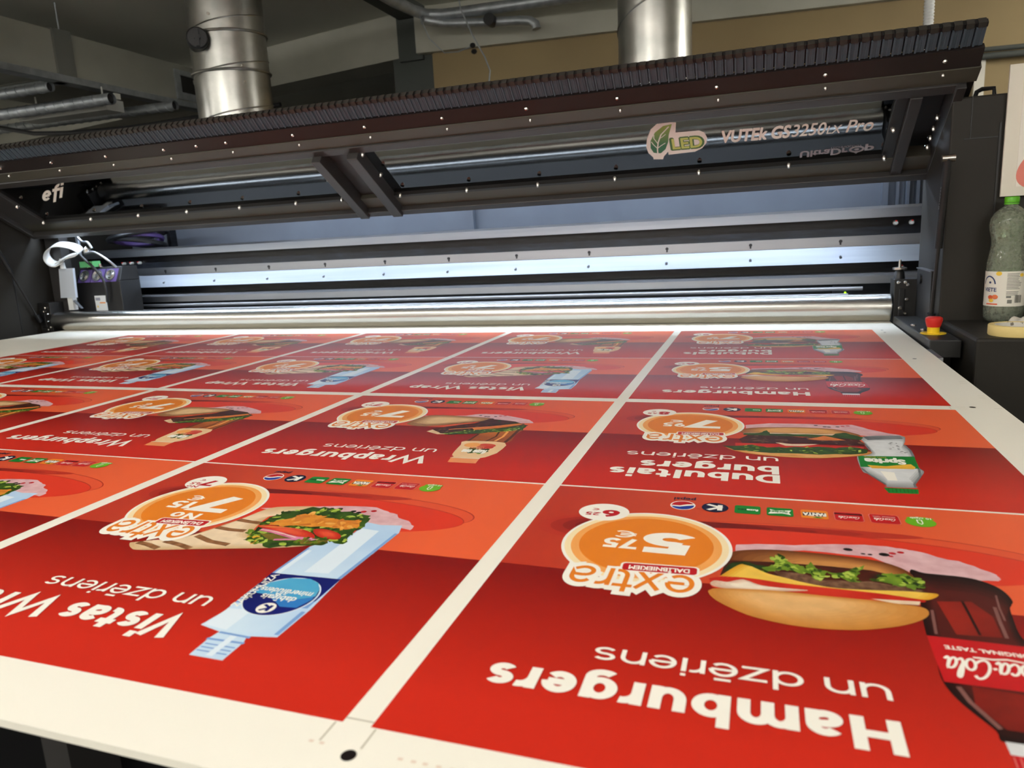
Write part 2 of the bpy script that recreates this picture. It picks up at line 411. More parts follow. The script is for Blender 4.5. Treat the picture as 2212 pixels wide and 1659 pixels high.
class Art:
    def __init__(s): s.mb = MB(); s.z = 0.00001
    def fn(s, x, y): return (x * PW, y * PW, s.z)
    def up(s): s.z += 0.0000025
    def poly(s, pts, mat, up=True):
        if up: s.up()
        s.mb.poly([s.fn(x, y) for x, y in pts], mat)
    def rect(s, x0, x1, y0, y1, mat): s.poly([(x0, y0), (x1, y0), (x1, y1), (x0, y1)], mat)
    def disc(s, cx, cy, rx, ry, mat, n=56, rot=0):
        c, q = math.cos(rot), math.sin(rot)
        s.poly([(cx + rx * math.cos(2 * PI * i / n) * c - ry * math.sin(2 * PI * i / n) * q, cy + rx * math.cos(2 * PI * i / n) * q + ry * math.sin(2 * PI * i / n) * c) for i in range(n)], mat)
    def rrect(s, x0, x1, y0, y1, r, mat, rot=0):
        P = []
        for cx, cy, a in ((x1 - r, y0 + r, -90), (x1 - r, y1 - r, 0), (x0 + r, y1 - r, 90), (x0 + r, y0 + r, 180)): P += arc(cx, cy, r, r, a, a + 90, 5)
        if rot:
            mx, my = (x0 + x1) / 2, (y0 + y1) / 2; c, q = math.cos(rot), math.sin(rot)
            P = [(mx + (x - mx) * c - (y - my) * q, my + (x - mx) * q + (y - my) * c) for x, y in P]
        s.poly(P, mat)
    def line(s, pts, w, mat, up=True):
        if up: s.up()
        L, R = ribbon(pts, w / 2, w / 2); k = len(s.mb.v); n = len(L)
        s.mb.v += [s.fn(*p) for p in L] + [s.fn(*p) for p in R]
        for i in range(n - 1): s.mb.face((k + i, k + i + 1, k + n + i + 1, k + n + i), mat)
    def draw(s, t, mat, x0, x1, y, size, **k):
        s.up(); put_drawn(s.mb, t, s.fn, mat, x0, x1, y, size, **k)
    def text(s, t, mat, x, y, width, bold=0.0, shear=0.0, ysize=None, rot=0.0):
        s.up(); c, q = math.cos(rot), math.sin(rot)
        put_text(s.mb, t, lambda u, v: s.fn(x + u * c - v * q, y + u * q + v * c), mat, width=width, bold=bold, shear=shear, ysize=ysize)
def inset(P, f, dx=0, dy=0):
    cx = sum(p[0] for p in P) / len(P); cy = sum(p[1] for p in P) / len(P)
    return [(cx + (x - cx) * f + dx, cy + (y - cy) * f + dy) for x, y in P]
def inside(p, P):
    r = False; j = len(P) - 1
    for i in range(len(P)):
        if (P[i][1] > p[1]) != (P[j][1] > p[1]) and p[0] < (P[j][0] - P[i][0]) * (p[1] - P[i][1]) / (P[j][1] - P[i][1]) + P[i][0]: r = not r
        j = i
    return r
def scatter(A, P, mats, n, size, rnd, asp=.6, edge=.0):
    x0 = min(p[0] for p in P); x1 = max(p[0] for p in P); y0 = min(p[1] for p in P); y1 = max(p[1] for p in P)
    k = 0; tries = 0
    while k < n and tries < n * 20:
        tries += 1
        c = (rnd.uniform(x0 - edge, x1 + edge), rnd.uniform(y0 - edge, y1 + edge))
        if not inside(c, P): continue
        k += 1; r = size * rnd.uniform(.5, 1.2); a0 = rnd.uniform(0, PI)
        pts = []
        for i in range(9):
            t = 2 * PI * i / 9; q = r * rnd.uniform(.55, 1.2); u, v = q * math.cos(t), q * asp * math.sin(t)
            pts.append((c[0] + u * math.cos(a0) - v * math.sin(a0), c[1] + u * math.sin(a0) + v * math.cos(a0)))
        A.z += .0000007; A.poly(pts, rnd.choice(mats), up=False)
def ragged(P, rnd, amp, sub=3):
    out = []
    for i in range(len(P)):
        a, b = P[i], P[(i + 1) % len(P)]
        for j in range(sub):
            t = j / sub; out.append((a[0] + (b[0] - a[0]) * t + rnd.uniform(-amp, amp), a[1] + (b[1] - a[1]) * t + rnd.uniform(-amp, amp)))
    return out


def smooth_ring(P, n=4):
    out = []; m = len(P)
    for i in range(m):
        a, b, c, d = P[i - 1], P[i], P[(i + 1) % m], P[(i + 2) % m]
        for k in range(n):
            t = k / n
            out.append(tuple(.5 * (2 * b[j] + (c[j] - a[j]) * t + (2 * a[j] - 5 * b[j] + 4 * c[j] - d[j]) * t * t + (3 * b[j] - a[j] - 3 * c[j] + d[j]) * t ** 3) for j in (0, 1)))
    return out
def soft(A, P, c0, c1, n=7, f=.35, dx=0, dy=0, name='soft'):
    """printed shading of a rounded thing: rings of ink from the rim colour c0 to the middle colour c1"""
    P = smooth_ring(P)
    for i in range(n + 1):
        t = i / n; c = tuple(int(c0[j] + (c1[j] - c0[j]) * t) for j in range(3)); d = tuple(int(v * .95) for v in c)
        m = ink('%s_%d_%d_%d' % ((name,) + c), c, d, scale=70)
        A.poly(inset(P, 1 - f * t, dx * t, dy * t), m)
SCRIPT = {
 'C': ([(.62, .62), (.56, .70), (.44, .72), (.28, .64), (.14, .46), (.08, .26), (.12, .08), (.26, .0), (.44, .05), (.58, .16)], .56),
 'o': (arc(.2, .22, .17, .21, 80, 440, 18), .40),
 'c': ([(.36, .36), (.28, .43), (.16, .40), (.06, .26), (.06, .10), (.16, .01), (.28, .04), (.40, .14)], .38),
 'a': ([(.36, .38), (.26, .43), (.14, .38), (.05, .22), (.06, .06), (.16, .02), (.28, .14), (.36, .40), (.32, .10), (.38, .01), (.48, .10)], .46),
 'l': ([(.02, .10), (.16, .34), (.26, .62), (.24, .74), (.16, .70), (.10, .46), (.08, .16), (.14, .02), (.28, .10)], .28),
 '-': ([(.0, .27), (.14, .30)], .18)}
def script(A, t, mat, x0, width, y, size, pen=.075):
    """flowing slanted lettering drawn with a broad pen"""
    cx = 0; items = []
    for c in t: S, w = SCRIPT[c]; items.append((cx, S)); cx += w
    k = width / (cx + .2); A.up()
    for n_, (ox, S) in enumerate(items):
        pts = []; m = len(S)
        for i in range(m - 1):
            a, b, c, d = S[max(i - 1, 0)], S[i], S[i + 1], S[min(i + 2, m - 1)]
            for q in range(4):
                u = q / 4; pts.append(tuple(.5 * (2 * b[j] + (c[j] - a[j]) * u + (2 * a[j] - 5 * b[j] + 4 * c[j] - d[j]) * u * u + (3 * b[j] - a[j] - 3 * c[j] + d[j]) * u ** 3) for j in (0, 1)))
        pts.append(S[-1])
        L, R = ribbon(pts, pen * .62, pen * .38); b0 = len(A.mb.v); z = n_ * 4e-7
        for side in (L, R):
            for q_, (px, py) in enumerate(side):
                v = A.fn(x0 + (ox + px + .38 * py) * k, y + py * size); A.mb.v.append((v[0], v[1], v[2] + z + q_ * 1.5e-7))
        for i in range(len(L) - 1): A.mb.face((b0 + i, b0 + i + 1, b0 + len(L) + i + 1, b0 + len(L) + i), mat)
H_ART = {
'napkin': [(.596,.252),(.539,.238),(.493,.234),(.449,.219),(.376,.207),(.338,.204),(.317,.211),(.297,.215),(.277,.222),(.257,.238),(.234,.244),(.207,.267),(.19,.285),(.187,.302),(.197,.31),(.233,.315),(.255,.308),(.313,.309),(.371,.257),(.479,.253),(.595,.285)],
'pep': [(.405,.233),(.382,.246),(.371,.247),(.348,.242),(.334,.234),(.32,.227),(.338,.247)],
'bun_low': [(.61,.299),(.588,.277),(.536,.262),(.48,.26),(.412,.263),(.36,.272),(.33,.291),(.317,.313),(.316,.328),(.323,.339),(.379,.318),(.43,.317),(.483,.322),(.537,.328),(.609,.323)],
'dark': [(.609,.323),(.536,.314),(.455,.31),(.378,.311),(.322,.332),(.306,.349),(.338,.374),(.461,.385),(.537,.366),(.617,.384)],
'patty': [(.537,.347),(.484,.348),(.459,.367),(.384,.355),(.336,.362),(.305,.369),(.34,.383),(.412,.394),(.461,.397),(.511,.379)],
'leaf1': [(.536,.29),(.527,.298),(.523,.277),(.511,.288),(.509,.308),(.501,.313),(.478,.327),(.472,.3),(.457,.329),(.447,.333),(.457,.372),(.469,.363),(.476,.346),(.489,.346),(.51,.341),(.521,.344),(.537,.354),(.553,.36),(.547,.343),(.537,.328),(.531,.32)],
'leaf2': [(.447,.333),(.421,.334),(.403,.311),(.386,.294),(.394,.315),(.407,.343),(.399,.359),(.414,.359),(.438,.347)],
'leaf3': [(.38,.349),(.365,.327),(.349,.317),(.328,.313),(.305,.335),(.308,.361),(.317,.358),(.323,.37),(.336,.359),(.35,.36),(.358,.35)],
'leaf4': [(.617,.372),(.597,.328),(.581,.324),(.564,.327),(.539,.332),(.564,.36),(.586,.339),(.599,.361)],
'cheese': [(.618,.391),(.607,.369),(.586,.335),(.575,.339),(.553,.357),(.521,.369),(.485,.382),(.436,.391),(.375,.385),(.325,.377),(.294,.375),(.293,.383),(.305,.396),(.319,.4),(.365,.394),(.436,.392),(.511,.391),(.563,.385),(.611,.386)],
'tomato': [(.63,.397),(.595,.383),(.563,.385),(.511,.391),(.461,.391),(.388,.392),(.341,.394),(.315,.4),(.323,.41),(.391,.416),(.439,.425),(.485,.419),(.537,.42),(.619,.433),(.632,.406)],
'mayo': [(.631,.418),(.624,.405),(.605,.406),(.584,.392),(.574,.393),(.55,.406),(.512,.408),(.483,.406),(.487,.411),(.537,.423),(.588,.429),(.62,.428)],
'mayo2': [(.391,.414),(.321,.407),(.325,.419),(.357,.422)],
'bun_top': [(.632,.448),(.628,.438),(.614,.431),(.537,.42),(.463,.42),(.391,.419),(.346,.422),(.324,.424),(.316,.433),(.318,.448),(.331,.466),(.356,.486),(.391,.504),(.425,.516),(.47,.523),(.515,.522),(.562,.511),(.599,.489),(.622,.468)],
'cola_far': [(.293,.33),(.208,.343),(.199,.395),(.211,.479),(.202,.527),(.197,.624),(.211,.678),(.231,.713),(.242,.769),(.296,.775),(.295,.728),(.312,.687),(.331,.645),(.336,.6),(.327,.521),(.317,.454)],
'cola_lab_far': [(.33,.528),(.199,.517),(.198,.624),(.331,.615)],
'cola_near': [(.322,.413),(.326,.455),(.33,.489),(.33,.507),(.329,.561),(.332,.612),(.326,.642),(.315,.672),(.304,.694),(.296,.704),(.202,.32),(.196,.341),(.201,.385),(.206,.426),(.21,.469),(.313,.309)],
'cola_lab_near': [(.33,.507),(.212,.504),(.332,.612),(.242,.608)],
'cola_cap_near': [(.298,.703),(.296,.737),(.3,.76),(.274,.704)],
}
D_ART = {
'napkin': [(.599,.266),(.534,.237),(.418,.231),(.351,.232),(.307,.225),(.268,.267),(.231,.301),(.2,.32),(.193,.336),(.277,.345),(.401,.314),(.598,.305)],
'bun_low': [(.603,.315),(.557,.289),(.443,.273),(.356,.283),(.316,.314),(.3,.343),(.361,.343),(.602,.356)],
'mayo0': [(.602,.356),(.534,.346),(.403,.341),(.338,.328),(.319,.346),(.404,.362),(.601,.379)],
'leaf0': [(.602,.361),(.557,.349),(.541,.321),(.53,.352),(.468,.351),(.369,.35),(.359,.326),(.333,.316),(.295,.36),(.302,.386),(.363,.37),(.601,.379)],
'patty': [(.613,.425),(.579,.358),(.491,.372),(.448,.383),(.405,.368),(.312,.362),(.301,.411),(.299,.442),(.369,.445),(.451,.442),(.599,.473)],
'cheese': [(.436,.398),(.409,.377),(.391,.357),(.363,.378),(.34,.397),(.407,.407)],
'tomato': [(.621,.464),(.493,.457),(.37,.453),(.303,.458),(.305,.477),(.494,.505),(.619,.501)],
'mayo': [(.518,.444),(.476,.454),(.409,.444),(.452,.47),(.493,.473)],
'leaf': [(.65,.498),(.577,.478),(.535,.496),(.494,.489),(.411,.473),(.372,.477),(.331,.463),(.293,.48),(.306,.519),(.415,.538),(.535,.542),(.618,.533)],
'bun_top': [(.645,.505),(.619,.525),(.535,.542),(.415,.535),(.336,.517),(.291,.495),(.298,.521),(.339,.547),(.418,.574),(.496,.577),(.576,.564),(.627,.534)],
'sprite': [(.294,.351),(.198,.328),(.195,.378),(.204,.419),(.197,.472),(.199,.53),(.203,.612),(.198,.643),(.211,.682),(.234,.739),(.234,.763),(.296,.768),(.291,.755),(.318,.683),(.329,.66),(.327,.537),(.298,.518),(.29,.487),(.297,.41)],
'label': [(.325,.537),(.198,.523),(.204,.622),(.329,.628)],
'yellow': [(.313,.611),(.273,.614),(.216,.588),(.21,.613),(.216,.627),(.305,.636)],
'cap': [(.299,.774),(.232,.772),(.236,.803),(.294,.808)],
'sprite_txt': [(.224,.546),(.23,.584),(.306,.583),(.31,.618)],
}
V_ART = {
'wrap': [(.744,.501),(.719,.521),(.686,.523),(.55,.488),(.417,.454),(.357,.429),(.353,.417),(.385,.416),(.478,.427),(.51,.417),(.527,.385),(.542,.322),(.529,.275),(.471,.242),(.486,.24),(.562,.26),(.584,.291),(.595,.333),(.64,.436),(.685,.48),(.733,.494)],
'napkin': [(.598,.273),(.504,.246),(.417,.224),(.328,.214),(.292,.233),(.261,.246),(.248,.263),(.217,.275),(.196,.298),(.193,.316),(.234,.311),(.302,.302),(.423,.269),(.548,.278)],
'pep': [(.407,.24),(.368,.248),(.352,.252),(.344,.245),(.323,.237)],
'leaf': [(.513,.435),(.51,.417),(.532,.395),(.522,.375),(.54,.341),(.529,.31),(.53,.285),(.506,.275),(.477,.247),(.433,.24),(.391,.252),(.37,.258),(.322,.268),(.304,.288),(.302,.329),(.302,.356),(.299,.381),(.296,.405),(.319,.41),(.339,.398),(.331,.421),(.361,.423),(.397,.439),(.419,.452),(.443,.457),(.476,.439)],
'chicken': [(.516,.355),(.506,.33),(.485,.311),(.478,.29),(.452,.277),(.416,.292),(.378,.299),(.322,.297),(.309,.331),(.333,.345),(.362,.337),(.374,.344),(.436,.343),(.477,.357)],
'tomato': [(.53,.368),(.511,.356),(.467,.359),(.419,.363),(.381,.381),(.372,.401),(.418,.398),(.478,.384)],
'tomato2': [(.397,.358),(.368,.352),(.331,.366),(.316,.384),(.325,.395),(.369,.387)],
'onion': [(.516,.378),(.469,.384),(.406,.404),(.372,.401),(.361,.405),(.392,.412),(.431,.409)],
'onion2': [(.449,.423),(.41,.409),(.36,.401),(.36,.407),(.404,.418)],
'pickle': [(.498,.401),(.462,.394),(.417,.41),(.459,.425)],
'pickle2': [(.403,.42),(.356,.408),(.337,.418),(.376,.429)],
'g1': [(.729,.494),(.697,.499),(.662,.51)],
'g2': [(.676,.476),(.629,.485),(.594,.495)],
'g3': [(.629,.438),(.578,.457),(.527,.463)],
'g4': [(.618,.391),(.579,.396),(.541,.395)],
'g5': [(.6,.344),(.569,.349),(.532,.351)],
'water': [(.305,.298),(.268,.306),(.221,.299),(.209,.336),(.215,.545),(.205,.652),(.206,.737),(.254,.746),(.248,.761),(.247,.773),(.246,.81),(.306,.81),(.309,.774),(.31,.765),(.307,.745),(.352,.735),(.345,.691),(.355,.552),(.354,.434),(.302,.356)],
'navy': [(.356,.551),(.215,.545),(.213,.626),(.347,.64)],
'teal': [(.342,.623),(.334,.584),(.308,.562),(.27,.556),(.246,.567),(.23,.588),(.223,.611),(.24,.623),(.265,.635),(.283,.642),(.307,.624)],
'k': [(.282,.664)],
'txt': [(.251,.611),(.323,.619),(.232,.595),(.34,.604)],
}
W_ART = {
'napkin': [(.603,.282),(.456,.263),(.419,.235),(.347,.233),(.278,.264),(.223,.29),(.194,.33),(.252,.342),(.382,.3),(.524,.319)],
'bun': [(.613,.376),(.597,.293),(.547,.268),(.452,.274),(.363,.286),(.351,.318),(.44,.374),(.538,.42),(.598,.407)],
'dark': [(.502,.446),(.455,.408),(.389,.357),(.357,.297),(.259,.321),(.206,.363),(.209,.405),(.276,.434),(.368,.482),(.448,.489)],
'cheese': [(.371,.418),(.296,.376),(.241,.341),(.225,.356),(.286,.406),(.356,.44)],
'leaf': [(.448,.489),(.381,.45),(.284,.411),(.211,.366),(.205,.418),(.252,.441),(.326,.475),(.414,.504)],
'bread': [(.502,.477),(.481,.429),(.45,.48),(.406,.497),(.453,.504)],
'amber': [(.209,.565),(.333,.567),(.332,.53),(.324,.467),(.276,.434),(.207,.405),(.209,.473)],
'body': [(.335,.563),(.213,.562),(.2,.649),(.208,.682),(.233,.718),(.312,.728),(.308,.715),(.322,.693),(.334,.603)],
'cap': [(.312,.728),(.23,.725),(.225,.765),(.306,.765)],
'fruit': [(.26,.608),(.272,.669),(.236,.646),(.324,.652)],
}

def template(A):
    """what all posters share: colour bands, plate, price badge, row of drink logos, headline"""
    A.rect(0, 1, 0, PH, i_red)
    A.rect(0, 1, 0, .418, i_org)
    # plate and its printed shade
    A.disc(.47, .236, .385, .098, i_rimline, 72); A.disc(.47, .2375, .382, .097, i_rim, 72)
    for i, m in enumerate(i_sh):
        A.disc(.872 - i * .006, .222 - i * .002, .112 - i * .019, .062 - i * .011, m, 40, .1)
    A.disc(.53, .168, .26, .020, i_sh[0], 50, .06); A.disc(.58, .169, .21, .019, i_sh[1], 50, .05); A.disc(.62, .170, .17, .018, i_sh[2], 50, .04); A.disc(.66, .171, .13, .017, i_sh[3], 50, .03)
    A.disc(.46, .262, .362, .093, i_rimline, 72); A.disc(.46, .2635, .360, .092, i_plate, 72)
def badge(A, price, cents, no, small, scents, sno):
    cx, cy = .7575, .288
    A.up()
    put_drawn(A.mb, 'extra', A.fn, i_white, .655, .866, .398, .118, w=.095, wh=.088, grow=.13)
    A.disc(cx, cy, .157, .157, i_white, 80); A.disc(cx, cy, .151, .151, i_cream, 80); A.disc(cx, cy, .139, .139, i_lor, 80); A.disc(cx, cy - .002, .124, .124, i_or, 80)
    A.disc(.8657, .1435, .053, .047, i_white, 60)
    A.up(); put_drawn(A.mb, 'extra', A.fn, i_white, .655, .866, .398, .118, w=.095, wh=.088, grow=.085)
    A.up(); put_drawn(A.mb, 'extra', A.fn, i_or, .655, .866, .398, .118, w=.095, wh=.088)
    A.rrect(.651, .786, .366, .400, .009, i_white, .05); A.rrect(.655, .782, .369, .397, .007, i_dred, .05)
    A.text('DALĪBNIEKIEM', i_white, .668, .3745, .103, bold=.035, ysize=.021, rot=.05)
    A.draw(price, i_white, .668, .76, .226, .135, w=.21, wh=.17)
    A.draw(cents, i_white, .771, .834, .27, .062, w=.19, wh=.15)
    A.draw('€', i_white, .784, .821, .232, .046, w=.1, wh=.1)
    if no: A.draw('No', i_white, .705, .782, .333, .05, w=.18, wh=.13)
    A.draw(small, i_dred, .832, .868, .13, .055, w=.2, wh=.16)
    A.draw(scents, i_dred, .872, .901, .148, .024, w=.18, wh=.15)
    A.draw('€', i_dred, .879, .893, .125, .018, w=.09, wh=.09)
    if sno: A.draw('No', i_dred, .862, .897, .172, .018, w=.17, wh=.13)
def logos(A):
    y = .074; h = .0225; wd = .0255
    X = (.710, .644, .579, .516, .451, .388, .324, .262)
    A.disc(X[0], y, .026, .026, i_white); A.disc(X[0], y, .0235, .0235, i_blue)
    A.poly(arc(X[0], y, .0235, .0235, 195, 375, 18) + [(X[0] + .008, y + .006), (X[0] - .008, y - .004)], i_dred)
    A.poly([(X[0] - .0235, y - .004), (X[0] - .01, y + .001), (X[0] + .006, y + .009), (X[0] + .0225, y + .007), (X[0] + .022, y + .001), (X[0] + .006, y + .002), (X[0] - .008, y - .007), (X[0] - .022, y - .010)], i_white)
    A.text('pepsi', i_navy, X[0] - .023, y - .045, .045, bold=.02)
    A.disc(X[1], y, .027, .027, i_navy); A.draw('K', i_white, X[1] - .015, X[1] + .017, y - .0155, .044, w=.18, wh=.16)
    A.text('tm', i_navy, X[1] + .029, y + .012, .006)
    A.rrect(X[2] - wd, X[2] + wd, y - h, y + h, .006, i_green); A.text('fuze', i_white, X[2] - .021, y - .004, .022, bold=.05); A.text('tea', i_black, X[2] + .002, y - .004, .018, bold=.02)
    A.rrect(X[3] - wd, X[3] + wd, y - h, y + h, .006, i_green)
    A.poly([(X[3] - .022, y - .012), (X[3] + .008, y - .006), (X[3] + .02, y - .013), (X[3] + .017, y - .002), (X[3] + .023, y + .013), (X[3] - .005, y + .007), (X[3] - .021, y + .014), (X[3] - .017, y + .001)], i_white)
    A.text('Sprite', i_green, X[3] - .015, y - .005, .031, bold=.045, shear=.1)
    A.rrect(X[4] - wd, X[4] + wd, y - h, y + h, .006, i_fanta); A.disc(X[4] - .002, y + .002, .016, .016, i_lor); A.poly([(X[4] - .005, y + .012), (X[4] - .016, y + .017), (X[4] - .009, y + .02), (X[4] + .006, y + .018)], i_green)
    A.rect(X[4] - .022, X[4] + .022, y - .0095, y + .010, i_navy); A.text('FANTA', i_white, X[4] - .021, y - .007, .042, bold=.07, ysize=.021)
    for k in (5, 6):
        A.rrect(X[k] - wd - .0015, X[k] + wd + .0015, y - h - .0015, y + h + .0015, .007, i_pink); A.rrect(X[k] - wd, X[k] + wd, y - h, y + h, .006, i_lab)
        script(A, 'Coca-Cola', i_white, X[k] - .020, .040, y - .001 if k == 5 else y - .004, .017, .09)
    A.rect(X[5] - wd, X[5] + wd, y + .010 - .026, y + .016 - .026, i_black); A.text('ZERO', i_lab, X[5] + .003, y - .0155, .012)
    A.text('ORIGINAL TASTE', i_white, X[6] - .02, y - .014, .04)
    A.disc(X[7], y + .003, .0265, .0235, i_lgreen); A.poly(arc(X[7] - .002, y - .016, .024, .008, 0, 360, 20)[:-1], i_lgreen)
    A.text('10 c/gab', i_white, X[7] - .021, y - .021, .036, bold=.02)
    A.line([(X[7] - .003, y - .008), (X[7] - .003, y + .008), (X[7], y + .014), (X[7] + .005, y + .008), (X[7] + .005, y - .008), (X[7] - .003, y - .008)], .0022, i_white)
def headline(A, lines, sub):
    for t, x0, x1, y in lines: A.draw(t, i_white, x0, x1, y, .086, w=.2, wh=.15)
    t, x0, x1, y = sub; A.draw(t, i_white, x0, x1, y, .0575, w=.095, wh=.085)

def hamburger_art():
    A = Art(); rnd = random.Random(3); D = H_ART
    template(A)
    A.poly(ragged(D['napkin'], rnd, .0015, 3), i_nap)
    for i, (p, r) in enumerate(zip(D['pep'], (.008, .004, .004, .009, .006, .006, .004))): A.disc(p[0], p[1], r, r * .8, i_black if i in (0, 1, 2, 3) else i_dred, 10)
    # bottle lying tilted at the left, drawn before the bun that covers its foot
    B = [(.318, .30), (.296, .303), (.24, .305), (.212, .318), (.196, .341), (.192, .375), (.201, .395), (.206, .426), (.211, .479), (.203, .515), (.198, .56), (.197, .624), (.205, .66), (.226, .695), (.236, .713), (.240, .725), (.294, .725), (.298, .705), (.315, .675), (.328, .645), (.334, .612), (.331, .56), (.331, .507), (.327, .45), (.322, .41)]
    soft(A, B, (30, 8, 8), (84, 24, 20), 4, .25)
    A.poly([(.298, .40), (.25, .39), (.232, .43), (.235, .49), (.292, .495)], i_colag); A.poly([(.302, .62), (.24, .625), (.226, .655), (.246, .70), (.286, .70), (.308, .66)], i_colag)
    A.line([(.222, .40), (.226, .44), (.230, .49)], .005, i_colahl); A.line([(.310, .43), (.318, .50)], .004, i_colahl); A.line([(.318, .625), (.312, .655), (.292, .70)], .006, i_colahl); A.line([(.21, .36), (.216, .40), (.219, .44)], .003, i_colahl)
    A.line([(.262, .39), (.262, .49)], .004, i_cola)
    A.poly([(.331, .507), (.204, .508), (.198, .56), (.197, .618), (.332, .618), (.332, .56)], i_lab)
    script(A, 'Coca-Cola', i_white, .203, .122, .556, .062, .1)
    A.line([(.222, .551), (.245, .547), (.262, .551), (.285, .551)], .0035, i_white)
    A.text('ORIGINAL TASTE', i_white, .214, .528, .10, bold=.03)
    A.poly([(.240, .722), (.294, .722), (.2945, .745), (.2415, .745)], i_clear); A.poly([(.241, .744), (.2945, .744), (.296, .775), (.243, .775)], i_dred)
    for k in range(9): A.line([(.2445 + k * .006, .747), (.246 + k * .006, .772)], .0012, i_pink, up=(k == 0))
    soft(A, D['bun_low'], (112, 58, 24), (206, 140, 76), 7, .5, -.03, .012)
    A.poly(D['dark'], i_dark)
    A.poly(ragged(D['patty'], rnd, .003), i_patty)
    A.poly(ragged(D['leaf4'], rnd, .003), i_leaf[3]); A.poly(ragged(D['leaf3'], rnd, .004), i_leaf[1]); scatter(A, D['leaf3'], i_leaf, 26, .008, rnd)
    A.poly(ragged(D['leaf2'], rnd, .004), i_leaf[1]); scatter(A, D['leaf2'], i_leaf[:3], 24, .008, rnd)
    A.poly(ragged(D['leaf1'], rnd, .004), i_leaf[1]); scatter(A, D['leaf1'], i_leaf[:3] + [i_leaf[2]], 46, .009, rnd)
    A.poly(smooth_ring(D['tomato']), i_tom); soft(A, D['cheese'], (222, 160, 44), (244, 198, 82), 3, .12)
    soft(A, D['mayo'], (214, 176, 150), (246, 230, 206), 4, .5); A.poly(D['mayo2'], i_mayo)
    soft(A, D['bun_top'], (204, 134, 58), (232, 180, 116), 8, .55, .03, -.012)
    badge(A, '5', '75', 0, '6', '25', 0); logos(A)
    headline(A, [('Hamburgers', .397, .9, .716)], ('un dzēriens', .398, .771, .645))
    return A
def double_burger_art():
    A = Art(); rnd = random.Random(5); D = D_ART
    template(A)
    A.poly(ragged(D['napkin'], rnd, .0015, 3), i_nap)
    for i, p in enumerate(H_ART['pep'][:6]): A.disc(p[0], p[1] + .012, .006, .005, i_black if i < 4 else i_dred, 10)
    soft(A, D['sprite'], (150, 152, 152), (226, 228, 228), 4, .22)
    A.poly([(.293, .352), (.2, .33), (.197, .36), (.285, .385)], i_cleard); A.line([(.204, .42), (.198, .47), (.200, .53)], .006, i_cleard); A.line([(.297, .42), (.291, .48)], .006, i_cleard)
    A.line([(.204, .615), (.212, .68), (.234, .74), (.235, .76)], .005, i_cleard); A.line([(.328, .64), (.317, .683), (.292, .752)], .005, i_cleard)
    scatter(A, [(.21, .40), (.24, .39), (.245, .51), (.207, .52)], [i_cleard, i_clear], 26, .005, rnd)
    A.poly([(.29, .655), (.262, .66), (.264, .72), (.284, .72)], i_white)
    A.poly(D['label'], i_green); A.poly(D['yellow'], i_cheese)
    A.text('Sprite', i_white, .226, .556, .086, bold=.06, ysize=.052, shear=.08)
    A.text('ZERO SUGAR', i_cheese, .262, .540, .05, bold=.02)
    A.poly(D['cap'], i_green)
    for k in range(8): A.line([(.238 + k * .0075, .775), (.240 + k * .0075, .802)], .0014, i_leaf[0], up=(k == 0))
    soft(A, D['bun_low'], (150, 84, 36), (226, 168, 96), 6, .4, 0, -.004); A.poly(D['mayo0'], i_mayo); A.poly(D['patty'], i_dark); scatter(A, D['patty'], [i_patty, i_dark], 40, .012, rnd)
    A.poly(ragged(D['leaf0'], rnd, .003), i_leaf[0]); A.poly(D['cheese'], i_chd); A.poly(D['tomato'], i_tom); A.poly(D['mayo'], i_mayo)
    soft(A, D['bun_top'], (196, 124, 50), (226, 166, 92), 4, .15, 0, .004); A.poly(ragged(D['leaf'], rnd, .005), i_leaf[0]); scatter(A, D['leaf'], i_leaf, 60, .010, rnd, .4)
    A.poly([(.60, .535), (.56, .548), (.48, .552), (.40, .550), (.34, .532), (.42, .566), (.50, .570), (.58, .558)], i_bunl)
    badge(A, '7', '95', 0, '8', '45', 0); logos(A)
    headline(A, [('Dubultais', .512, .91, .728), ('burgers', .513, .844, .66)], ('un dzēriens', .513, .892, .586))
    return A
